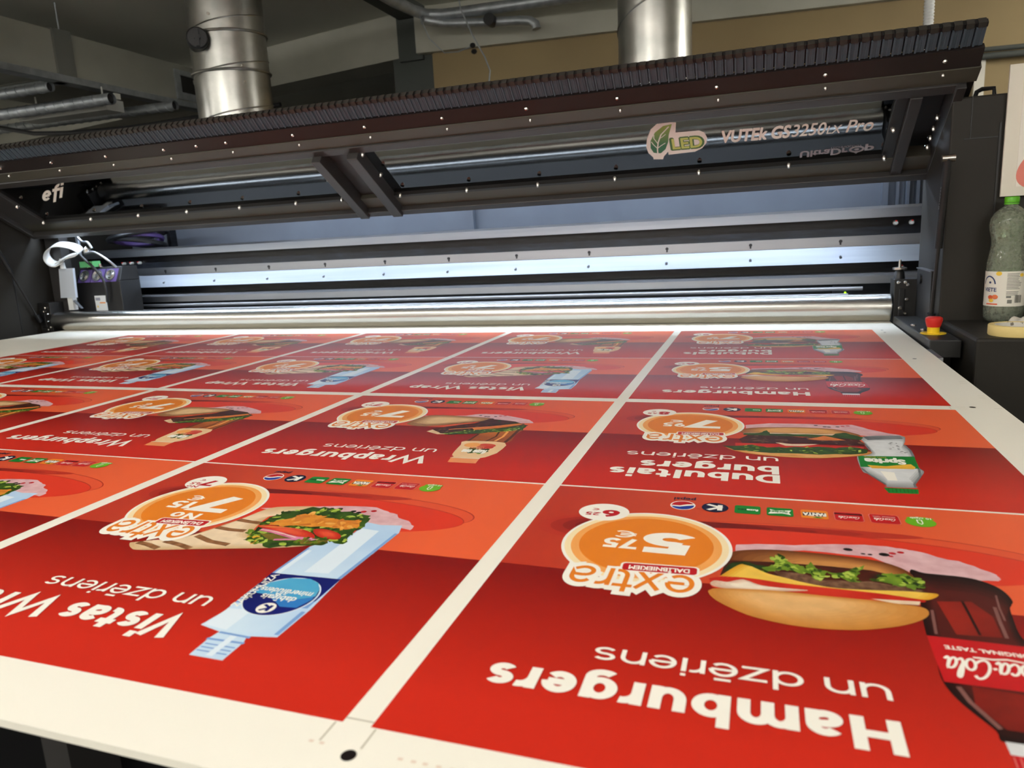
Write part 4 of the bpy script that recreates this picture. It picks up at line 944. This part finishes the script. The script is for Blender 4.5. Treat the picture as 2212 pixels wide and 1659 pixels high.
q = MB(); q.box(-2.515, -2.487, 1.93, 1.95, 1.03, 1.081, m_white_pl); q.prism([(-2.487, 1.93, 1.065), (-2.45, 1.93, 1.035), (-2.445, 1.93, 1.035), (-2.48, 1.93, 1.07)], [(-2.487, 1.94, 1.065), (-2.45, 1.94, 1.035), (-2.445, 1.94, 1.035), (-2.48, 1.94, 1.07)], m_alub); q.build('white_lever', co)
q = MB(); q.box(-2.475, -2.405, 1.98, 2.02, 1.20, 1.224, m_green_con); q.build('connector', co)
q = MB(); q.tube([(-2.51, 1.93, 1.2), (-2.51, 1.93, 1.213), (-2.51, 1.93, 1.24)], [.011, .009, .008], m_white_pl, 10); q.build('cable_joint', co, smooth=True)
def catmull(pts, n=8):
    Pp = [Vector(p) for p in pts]; out = []
    for i in range(len(Pp) - 1):
        a = Pp[max(i - 1, 0)]; b = Pp[i]; c = Pp[i + 1]; d = Pp[min(i + 2, len(Pp) - 1)]
        for k in range(n):
            t = k / n; out.append(.5 * ((2 * b) + (c - a) * t + (2 * a - 5 * b + 4 * c - d) * t * t + (3 * b - a - 3 * c + d) * t ** 3))
    return out + [Pp[-1]]
q = MB(); ring = catmull([(-2.475, 1.92, 1.232), (-2.52, 1.92, 1.217), (-2.558, 1.92, 1.225), (-2.572, 1.915, 1.252), (-2.545, 1.91, 1.281), (-2.495, 1.91, 1.296), (-2.435, 1.92, 1.288), (-2.405, 1.93, 1.27), (-2.415, 1.93, 1.255), (-2.465, 1.92, 1.245), (-2.52, 1.92, 1.228)])
k = len(q.v)
for i, pnt in enumerate(ring):
    q.v += [(pnt.x, pnt.y - .016, pnt.z - .009), (pnt.x, pnt.y + .016, pnt.z + .009), (pnt.x, pnt.y + .016, pnt.z + .012), (pnt.x, pnt.y - .016, pnt.z - .006)]
for i in range(len(ring) - 1):
    a = k + 4 * i; b = a + 4
    for e in range(4): q.face((a + e, a + (e + 1) % 4, b + (e + 1) % 4, b + e), m_white_pl)
q.build('cable_loop', co, smooth=True)
for pts, r, mt in (([(-2.44, 1.93, 1.285), (-2.42, 1.93, 1.265), (-2.40, 1.94, 1.235), (-2.37, 1.955, 1.195), (-2.345, 1.965, 1.15), (-2.34, 1.968, 1.10), (-2.345, 1.97, 1.055)], .0055, m_rubber),
                   ([(-2.40, 1.95, 1.255), (-2.36, 1.95, 1.26), (-2.32, 1.95, 1.245), (-2.29, 1.96, 1.22), (-2.28, 1.98, 1.195)], .005, m_alu2),
                   ([(-2.47, 1.98, 1.335), (-2.43, 1.97, 1.305), (-2.39, 1.96, 1.30), (-2.37, 1.96, 1.275)], .005, m_alu2)):
    q = MB(); q.tube(catmull(pts), r, mt, 8); q.build('hose', co, smooth=True)
q = MB(); q.tube([(-2.475, 1.99, 1.25), (-2.475, 1.99, 1.36)], .008, m_alub, 8); q.build('post', co, smooth=True)
q = MB(); q.lathe([(0, 0), (.014, 0), (.014, .02), (0, .03)], (-2.40, 1.96, 1.255), m_bolt, 12); q.build('valve', co, smooth=True)
# hose drum above the carriage
for i, (rr, z) in enumerate(((.105, 1.325), (.085, 1.31), (.095, 1.295))):
    q = MB(); q.tube([(-2.42 + rr * 1.25 * math.cos(2 * PI * k / 32), 2.25 + rr * math.sin(2 * PI * k / 32), z + .02 * math.cos(2 * PI * k / 32 + i)) for k in range(32)], .011, m_rubber if i != 1 else m_purple, 8, closed=True); q.build('hose_coil', co, smooth=True)

# ------------------------------------------------------------------ raised hood
SL = deg(31.5); HC, HS = math.cos(SL), math.sin(SL)
def HP(x, s, n=0.0):       # x along the machine, s up the slope, n out of the hood's inner face (down and forward)
    return (x, 1.9 - s * HC - n * HS, 1.345 + s * HS - n * HC)
def TP(x, s, n=0.0): return HP(x, s - .0217, n - .0101)       # on the window panels, which sit a little deeper than the frame
def hbox(mb, x0, x1, s0, s1, n0, n1, mat):
    return mb.hexa([HP(*p) for p in ((x0, s0, n0), (x1, s0, n0), (x1, s1, n0), (x0, s1, n0), (x0, s0, n1), (x1, s0, n1), (x1, s1, n1), (x0, s1, n1))], mat)
HX0, HX1 = -2.60, .631
mb = MB()
hbox(mb, HX0, HX1, -.008, .072, -.03, .004, m_olive)
hbox(mb, HX0, HX1, -.008, .018, .004, .022, m_frame)
hbox(mb, HX0, HX1, .306, .333, -.03, .012, m_frame)
hbox(mb, HX0, -2.45, .018, .306, -.03, .004, m_frame); hbox(mb, HX0, -2.575, .0, .333, .004, .022, m_frame)
hbox(mb, .611, HX1, .0, .333, -.05, .022, m_frame); hbox(mb, .525, .551, .018, .306, -.03, .016, m_frame); hbox(mb, .497, .525, .072, .306, -.03, .002, m_black)
hbox(mb, .551, .611, .018, .306, -.05, -.04, m_black)
hbox(mb, -1.072, -1.04, .0, .31, -.03, .034, m_frame); hbox(mb, -.950, -.915, .0, .31, -.03, .034, m_frame); hbox(mb, -1.04, -.95, .018, .306, -.03, -.012, m_frame)
hbox(mb, HX0, HX1, .072, .306, -.075, -.07, m_black)                     # unseen black sheet added behind the panels to block light
hood = mb.build('hood', P, bevel=.0015)
for x0, x1 in ((-2.45, -1.072), (-.915, .497)):
    g = MB(); hbox(g, x0, x1, .045, .32, -.0101, -.0071, m_panel); g.build('window_panel', hood)
    g = MB(); hbox(g, x0, x1, .070, .080, -.0071, .006, m_black); g.build('gasket', hood)
g = MB(); hbox(g, -2.62, .650, .333, .3755, -.02, .006, m_olive); g.build('inner_strip', hood)
Q45 = math.sqrt(.5)
def LPT(u, n): return (1.580 - u * Q45 - n * Q45, 1.541 + u * Q45 - n * Q45)       # u up along the leaning lip, n outward
def lipbox(mb, x0, x1, u0, u1, n0, n1, mat):
    r = [LPT(u0, n0), LPT(u1, n0), LPT(u1, n1), LPT(u0, n1)]; return mb.prism([(x0, y, z) for y, z in r], [(x1, y, z) for y, z in r], mat)
g = MB(); lipbox(g, -2.62, .647, -.001, .044, -.012, .003, m_maroon); lip = g.build('front_lip', hood)
g = MB()
for x in (HX1, HX0 - .018):
    g = MB(); g.prism([(x, 1.905, 1.34), (x, 1.62, 1.52), (x, 1.60, 1.565), (x, 1.66, 1.62), (x, 1.95, 1.46)], [(x + .018, 1.905, 1.34), (x + .018, 1.62, 1.52), (x + .018, 1.60, 1.565), (x + .018, 1.66, 1.62), (x + .018, 1.95, 1.46)], m_black); g.build('side_cheek', hood)
# fixings: one bolt and one screw, copied along the edges
def fixing(name, r, h, parent, at, nrm, mat=m_bolt):
    b = MB(); a = Vector(at); n = Vector(nrm); b.tube([a, a + n * h * .55, a + n * h], [r, r, r * .45], mat, 10); return b.build(name, parent, smooth=True)
NV = (0, -HS, -HC)
bx = [-2.436, -2.192, -1.961, -1.738, -1.509, -1.278, -1.10, -.886, -.656, -.427, -.195, .040, .273, .502]
b0 = fixing('bolt', .0062, .012, hood, HP(0, .088, .008), NV)
b0.location = (bx[0], 0, 0)
for x in bx[1:]: copy_at(b0, hood, (x - bx[0], 0, 0))
for x, s in ((-2.436, .20), (-.898, .20), (.506, .199), (-1.085, .2), (-.905, .30)):
    copy_at(b0, hood, (x - bx[0], -(s - .088) * HC, (s - .088) * HS))
s0 = fixing('screw', .0048, .007, hood, (0, *LPT(.0225, .003)), (0, -Q45, -Q45)); s0.location = (-2.51, 0, 0)
for i in range(1, 14): copy_at(s0, hood, (.2374 * i, 0, 0))
copy_at(s0, hood, (-1.434 + 2.51, 0, 0)); copy_at(s0, hood, (-.372 + 2.51, 0, 0))
s1 = fixing('screw', .0042, .007, hood, HP(0, .3655, .006), NV); s1.location = (-2.505, 0, 0)
for i in range(1, 14): copy_at(s1, hood, (.2372 * i, 0, 0))
for i, s in enumerate((.12, .155, .19, .23)):
    copy_at(b0, hood, (.594 - bx[0], -(s - .088) * HC, (s - .088) * HS))
# stickers on the window panels
STK = [(-.0795, .1588), (-.0544, .1553), (-.0501, .1684), (-.0369, .1869), (-.0370, .1734), (.0335, .1768), (.0533, .1894), (.0652, .2093), (.0683, .2299), (.0626, .2515), (.0502, .2616), (-.0101, .2625), (-.0048, .3023), (-.0189, .3045), (-.0532, .3038), (-.0716, .2842), (-.0859, .2486), (-.0924, .2148), (-.0899, .1877), (-.0798, .1680)]
LEAF = [(-.0665, .1844), (-.0568, .1830), (-.0425, .1988), (-.0325, .2279), (-.0280, .2569), (-.0157, .2980), (-.0385, .2934), (-.0626, .2704), (-.0776, .2388), (-.0815, .2089), (-.0758, .1879)]
g = MB(); g.prism([TP(x, s, .0030) for x, s in STK], [TP(x, s, .0036) for x, s in STK], m_sticker)
i_lg = M('sticker_leaf', (34, 104, 60), .5, rgb2=(150, 170, 46), grad=('Z', 1.452, 1.498)); i_lt = M('sticker_lime', (150, 196, 40), .5)
g.poly([TP(x, s, .0038) for x, s in LEAF], i_lg)
for pts, w in (([(-.0664, .1616), (-.064, .20), (-.0585, .23), (-.0478, .2599), (-.0245, .2893)], .0035), ([(-.0635, .205), (-.072, .222), (-.076, .235)], .0025), ([(-.060, .224), (-.068, .248), (-.066, .262)], .0022), ([(-.0635, .205), (-.053, .215), (-.040, .225)], .0025), ([(-.054, .245), (-.046, .25), (-.036, .26)], .002)):
    L, R = ribbon(pts, w / 2, w / 2)
    for i in range(len(L) - 1): g.poly([TP(*L[i], .0040), TP(*L[i + 1], .0040), TP(*R[i + 1], .0040), TP(*R[i], .0040)], m_sticker)
put_text(g, 'LED', lambda x, y: TP(x, y, .0038), M('sticker_green', (70, 112, 44), .5), width=.0825, x=-.0255, y=.194, bold=.075, up=NV, ysize=.066)
put_text(g, 'LED', lambda x, y: TP(x, y, .0040), M('sticker_dots', (206, 214, 110), .5), width=.0765, x=-.0225, y=.196, bold=.022, up=NV, ysize=.061)
g.build('leaf_sticker', hood)
g = MB()
put_text(g, 'VUTEk GS', lambda x, y: TP(x, y + (x - .107) * -.008, .0036), m_sticker, width=.166, x=.107, y=.2045, bold=.035, shear=.2, up=NV, ysize=.066)
put_text(g, '3250', lambda x, y: TP(x, y + (x - .107) * -.008, .0036), m_sticker, width=.080, x=.276, y=.2045, bold=.012, shear=.2, up=NV, ysize=.066)
put_text(g, 'LX', lambda x, y: TP(x, y + (x - .107) * -.008, .0036), m_sticker, width=.034, x=.358, y=.2045, bold=.01, shear=.2, up=NV, ysize=.044)
put_text(g, 'Pro', lambda x, y: TP(x, y + (x - .107) * -.008, .0036), m_sticker, width=.060, x=.403, y=.2045, bold=.012, shear=.2, up=NV, ysize=.066)
g.build('lettering', hood)
g = MB(); put_drawn(g, 'efi', lambda x, y: TP(x + (y - .218) * 1.25, y + (x + 2.327) * .12, .0036), m_sticker, -2.322, -2.203, .212, .108, w=.19, wh=.14); g.build('lettering', hood)
g = MB(); m_gl = M('grey_lettering', (150, 146, 150), .5)
fl = lambda y0: (lambda x, y: TP(x, y0 - y, .0036))
put_text(g, 'UltraDr', fl(.139), m_gl, width=.113, x=.301, y=0, bold=.03, up=NV, ysize=.036)
put_text(g, 'p', fl(.139), m_gl, width=.019, x=.456, y=0, bold=.03, up=NV, ysize=.036)
L, R = ribbon(arc(.436, .130, .0155, .0105, 0, 360, 24), .0028, .0028)
for i in range(len(L) - 1): g.poly([TP(*L[i], .0036), TP(*L[i + 1], .0036), TP(*R[i + 1], .0036), TP(*R[i], .0036)], m_gl)
g.poly([TP(*p, .0036) for p in ((.425, .123), (.436, .112), (.447, .123))], m_gl); g.poly([TP(*p, .0036) for p in arc(.436, .130, .006, .0045, 0, 345, 14)], m_gl)
put_text(g, 'TECHNOLOGY', fl(.1475), m_gl, width=.075, x=.372, y=0, up=NV, ysize=.010)
g.build('lettering', hood)

# ------------------------------------------------------------------ cable chain along the hood's edge
chain = MB(); lipbox(chain, -2.62, .642, .046, .094, -.024, -.012, m_rubber); ch = chain.build('cable_chain', P)
lk = MB(); pw = .0218
lipbox(lk, -.0095, .0095, .0465, .088, -.012, -.003, m_link); lipbox(lk, -.0095, -.006, .0465, .088, -.003, .001, m_link); lipbox(lk, .002, .0045, .0465, .088, -.003, -.0015, m_link)
lipbox(lk, -.0072, .0072, .0885, .100, -.016, .0, m_link_top); lipbox(lk, -.0108, -.007, .087, .097, -.016, -.003, m_rubber); lipbox(lk, .007, .0108, .087, .097, -.016, -.003, m_rubber)
xs = [.632 - pw * i for i in range(150)]
l0 = lk.build('chain_link', ch); l0.location = (xs[0], 0, 0)
# mesh is stored relative to the printer's base: shift so that the copies line up
for x in xs[1:98]: copy_at(l0, ch, (x - xs[0], 0, 0))
far = MB()
for x in xs[98:]:
    k = len(far.v); far.v += [(v[0] + x, v[1], v[2]) for v in lk.v]
    for f, mi in zip(lk.f, lk.mi): far.face([k + i for i in f], lk.mats[mi])
fo = far.build('chain_link', ch); fo['kind'] = 'stuff'

# ------------------------------------------------------------------ gas struts
for x, top, bot in ((.598, (1.58, 1.352), (1.655, .972)), (-2.6, (1.68, 1.42), (1.86, .99))):
    a = Vector((x, *top)); b = Vector((x, *bot)); d = b - a
    q = MB(); q.tube([a, a + d * .52], .0085, m_rubber, 14); st = q.build('gas_strut', P, smooth=True)
    q = MB(); q.tube([a + d * .52, a + d * .95], .0042, m_black, 10); q.build('piston_rod', st, smooth=True)
    q = MB(); q.tube([a + d * .93, b], .010, m_rubber, 12); q.build('end_fitting', st, smooth=True)
    q = MB(); q.tube([a + Vector((-.012, 0, 0)), a + Vector((.014 if x > 0 else .012, 0, 0))], .0085, m_bolt, 14); q.build('pivot_pin', st, smooth=True)
    if x > 0:
        q = MB(); put_text(q, 'STABILUS', lambda u, v: (x - .0088 - 0 * v, (a + d * (.16 + u)).y - v * .9 - .002, (a + d * (.16 + u)).z), m_gl, width=.13, size=1, bold=.02, ysize=.012); q.build('lettering', st)

# ================================================================== table under the board
T = thing('feed_table', (-1.0, .6, 0), 'dark metal feed table carrying the printed board in front of the printer', 'table')
mb = MB()
m_under = M('matt_black_steel', (12, 12, 13), .7, spec=.1)
mb.box(-2.45, .42, .05, .09, .6, .925, m_under).box(-2.45, .42, 1.1, 1.14, .86, .925, m_under)
mb.build('cross_beam', T)
for x in (-2.4, -1.4, -.45, .4):
    mb = MB(); mb.box(x - .02, x + .02, .06, 1.3, .88, .93, m_under); mb.build('support_beam', T)
for i in range(7):
    y = .14 + i * .17
    mb = MB(); mb.tube([(-2.44, y, .9248), (.42, y, .9248)], .0195, m_galv2, 16); mb.build('table_roller', T, smooth=True)
for x, y in ((-2.4, .07), (-.281, .03), (.36, .07), (-2.4, 1.1), (.36, 1.1)):
    mb = MB(); mb.box(x - .013, x + .013, y - .02, y + .02, 0, .925, m_frame); mb.build('leg', T)
mb = MB(); mb.box(-2.4, .36, .09, .13, .3, .34, m_tower); mb.build('stretcher', T)

# ================================================================== printed board with its posters
B = thing('printed_board', (-.98, .97, BT), 'large white board printed with red food posters, lying under the steel roller', 'board')
mb = MB(); mb.box(-2.512, .545, -.0535, 1.925, BT - .0055, BT, m_board); sheet = mb
arts = {}
def row_art(kind, fnc):
    A = fnc(); me = A.mb; o = me.build('poster', B, origin=(0, 0, 0)); arts[kind] = o; return o
G = .0395; col_r = [(1 - i * (1 + G)) * PW for i in range(5)]           # right edge of each column of posters
rows = [(0.0, .8882), (.8962, 1.7641), (1.8136, 2.6580), (2.6660, 3.5904)]
labels = {'h': 'poster with a hamburger and a dark cola bottle', 'd': 'poster with a double burger and a clear green capped bottle', 'v': 'poster with a grilled wrap and a pale blue water bottle', 'w': 'poster with a wrap burger and an amber tea bottle'}
base = {'h': row_art('h', hamburger_art), 'd': row_art('d', double_burger_art), 'v': row_art('v', wrap_art), 'w': row_art('w', wrap_burger_art)}
used = set()
for ri, (y0, y1) in enumerate(rows):
    for ci, xr in enumerate(col_r):
        kind = ('h' if ri % 2 == 0 else 'd') if ci == 0 else ('v' if ri % 2 == 0 else 'w')
        o = base[kind]
        if kind in used: o = o.copy(); COL.objects.link(o)
        used.add(kind)
        o.parent = B; o.location = Vector((xr, y1 * PW, BT + .00005)) - Vector(B['_o'])
        o.rotation_euler = (0, 0, PI); o.scale = (1, (y1 - y0) / PH, 1)
        o['label'] = labels[kind]
# crop marks, punch dots and colour ticks printed on the white margin
mb = sheet; i_crop = ink('crop_line', (196, 190, 172)); z = BT + .0002
def mk(x0, x1, y0, y1, mat=i_crop): mb.poly([(x0, y0, z), (x1, y0, z), (x1, y1, z), (x0, y1, z)], mat)
for i in range(5):
    xr = col_r[i]; xl = xr - PW
    for x in (xl + .004, xr - .004): mk(x - .0006, x + .0006, -.018, -.001)
    if i < 4: mk(xl - G * PW, xl, .0035, .0047)
mk(.484, .497, .853, .8536); mk(.484, .497, .8645, .8651); mk(.4755, .4762, .852, .866)
for x, y, r in ((.0, -.0245, .0045), (.506, .8655, .0042), (.502, 1.283, .0038), (.5015, 1.712, .003), (.502, 1.669, .003), (-.98, -.0245, .0045)):
    mb.poly([(x + r * math.cos(2 * PI * i / 24), y + r * math.sin(2 * PI * i / 24), z) for i in range(24)], i_black)
i_tick = ink('tick', (232, 214, 196))
for i, x in enumerate((.028, .036, .043, .051, .059, .066, .083, .091, -.022, -.029)): mk(x, x + .003, -.0205, -.0185, i_tick)
for x, y in ((.535, .93), (.537, .945), (.538, .86), (.534, 1.04), (.536, 1.055)): mk(x - .006, x + .004, y, y + .0008, i_crop)
mb.build('sheet', B)

# ================================================================== things on the right ledge
LZ = .983
bc = (.731, 1.6225 - .028, LZ)
bt = thing('plastic_bottle', bc, 'green tinted plastic bottle with a lime cap on the right ledge', 'bottle')
m_pet = glassy('green_plastic', (206, 222, 200), ior=1.4, rough=.03, haze=.44, haze_rgb=(190, 198, 174), scale=160)
m_wat = glassy('green_water', (150, 176, 140), ior=1.3, rough=.02)
prof = [(.0, .004), (.020, .0), (.032, .003), (.038, .012), (.0395, .03), (.0388, .038), (.0388, .118), (.0385, .135), (.0355, .155), (.0325, .174), (.0342, .190), (.038, .205), (.0395, .218), (.0375, .232), (.031, .244), (.021, .253), (.0135, .258), (.0128, .266)]
MB().lathe(prof, bc, m_pet, 48).build('bottle_shell', bt, smooth='all')
MB().lathe([(.0, .008), (.030, .008), (.036, .016), (.037, .034), (.0, .0345)], bc, m_wat, 40).build('water', bt, smooth='all')
m_cap = M('lime_cap', (88, 176, 20), .4)
cp = MB(); cp.lathe([(.0142, .2615), (.0142, .2645)], bc, m_cap, 40); cp.lathe([(.0140, .2655), (.0143, .267), (.0143, .2765), (.0132, .278), (.0, .278)], bc, m_cap, 40); cp.build('cap', bt, smooth=True)
m_lb = M('paper_label', (232, 228, 214), .55)
lab = MB(); lab.lathe([(.0392, .039), (.0392, .1165)], bc, m_lb, 48)
lab.f = lab.f[:48]; lab.mi = lab.mi[:48]
lo = lab.build('bottle_label', bt, smooth='all')
th0 = math.atan2(-.3247 - bc[1], .213 - bc[0])
def cy(u, zz, rr=.03945): a = th0 + u / .0392; return (bc[0] + rr * math.cos(a), bc[1] + rr * math.sin(a), bc[2] + zz)
pr = MB()
def patch(u0, u1, z0, z1, mat, rr=.03945):
    n = max(1, int(abs(u1 - u0) / .004))
    for i in range(n):
        a = u0 + (u1 - u0) * i / n; b = u0 + (u1 - u0) * (i + 1) / n
        pr.poly([cy(a, z0, rr), cy(b, z0, rr), cy(b, z1, rr), cy(a, z1, rr)], mat)
m_ltx = M('label_text', (120, 120, 112), .6); m_lbl = M('label_blue', (38, 60, 104), .6); m_lor = M('label_red', (222, 92, 50), .6); m_ly = M('label_yellow', (236, 196, 60), .6)
rl = random.Random(4)
for i in range(15):
    if i != 11: patch(.003, .003 + rl.uniform(.022, .031), .1105 - i * .0033, .1118 - i * .0033, m_ltx)
for i in range(9): patch(.0205 + i * .0017, .0205 + i * .0017 + rl.uniform(.0006, .0012), .047, .064, m_black)
patch(.0035, .013, .058, .0625, m_ltx); patch(.006, .015, .046, .054, m_ltx)
patch(-.038, -.012, .0425, .0455, m_lor)
for i in range(12):
    a0, a1 = deg(8 + i * 14), deg(8 + (i + 1) * 14)
    pr.poly([cy(-.034 + .0165 * math.cos(a0), .086 + .021 * math.sin(a0)), cy(-.034 + .0165 * math.cos(a1), .086 + .021 * math.sin(a1)), cy(-.034 + .0135 * math.cos(a1), .086 + .018 * math.sin(a1)), cy(-.034 + .0135 * math.cos(a0), .086 + .018 * math.sin(a0))], m_lbl)
put_text(pr, 'VIETE', lambda u, v: cy(u, v), m_lbl, width=.030, x=-.046, y=.072, bold=.03, ysize=.012)
for u, zz, r, mt in ((-.028, .059, .006, m_lor), (-.018, .060, .0065, M('label_peach', (226, 120, 70), .6)), (-.026, .052, .0055, m_ly), (-.013, .112, .006, m_ly), (.033, .108, .005, m_ly), (-.031, .092, .003, m_lbl)):
    pr.poly([cy(u + r * math.cos(2 * PI * i / 16), zz + r * .8 * math.sin(2 * PI * i / 16), .0396) for i in range(16)], mt)
pr.build('label_print', lo)
# masking tape
tc_ = (.703, 1.388, LZ)
tp = thing('masking_tape_roll', tc_, 'flat roll of cream masking tape on the right ledge', 'tape')
MB().lathe([(.040, .0), (.050, .0), (.051, .002), (.051, .019), (.050, .021), (.040, .021), (.040, .0)], tc_, M('tape_paper', (236, 212, 140), .6, rgb2=(228, 202, 128), scale=60, stretch=(1, 1, 20)), 56).build('tape', tp, smooth=True)
MB().lathe([(.037, .001), (.040, .001), (.040, .0205), (.037, .0205), (.037, .001)], tc_, M('tape_core', (222, 216, 204), .7, rgb2=(120, 110, 96), scale=90, contrast=(.6, .62)), 56).build('core', tp, smooth=True)
# crumpled paper towel
cw = MB(); rr = random.Random(12); N = 26; cx, cyy = .80, 1.49
from mathutils import noise
for i in range(N + 1):
    for j in range(N + 1):
        u, v = i / N * 2 - 1, j / N * 2 - 1; r = min(1, math.hypot(u, v) / 1.15)
        e = 1 + .22 * noise.noise(Vector((u * 2, v * 2, 3)))
        h = (1 - r ** 2) * (.030 + .02 * u + .035 * abs(noise.noise(Vector((u * 2.2, v * 2.2, .5)))) + .022 * noise.noise(Vector((u * 5, v * 5, 8)))) + .004 + .006 * abs(noise.noise(Vector((u * 6, v * 6, 1))))
        cw.v.append((cx + u * .082 * e, cyy + v * .052 * e, LZ + max(.001, h)))
m_cl = M('paper_towel', (226, 220, 206), .8)
for i in range(N):
    for j in range(N): a = i * (N + 1) + j; cw.face((a, a + N + 1, a + N + 2, a + 1), m_cl)
co_ = cw.build('paper_towel', smooth='all', origin=(cx, cyy, LZ)); sd_ = co_.modifiers.new('thickness', 'SOLIDIFY'); sd_.thickness = .0012
tag(co_, 'crumpled white paper towel behind the masking tape', 'towel')
mk_ = thing('marker_pen', (.79, 1.60, LZ + .03), 'black striped marker pen lying behind the paper towel', 'pen')
MB().tube([(.745, 1.605, LZ + .036), (.84, 1.61, LZ + .05)], .008, m_rubber, 14).build('barrel', mk_, smooth=True)
MB().tube([(.752, 1.6054, LZ + .037), (.756, 1.6056, LZ + .0377)], .0082, m_white_pl, 14).build('stripe', mk_, smooth=True)
# white picture board fixed to the tower
pb = thing('picture_board', (.78, 1.632, 1.262), 'white board with a coral picture, standing against the tower above the bottle', 'picture')
MB().box(.7165, .93, 1.628, 1.634, 1.263, 1.543, M('picture_white', (226, 220, 204), .5)).build('backing', pb)
MB().box(.744, .92, 1.6265, 1.628, 1.283, 1.530, M('picture_paper', (236, 230, 218), .5)).build('sheet', pb)
q = MB(); pts = [(.776 + .032 * math.cos(2 * PI * i / 30) - .004 * math.sin(4 * PI * i / 30), 1.6262, 1.316 + .038 * math.sin(2 * PI * i / 30)) for i in range(30)]
q.poly(pts, M('coral_print', (226, 128, 112), .5)); q.build('coral_shape', pb)
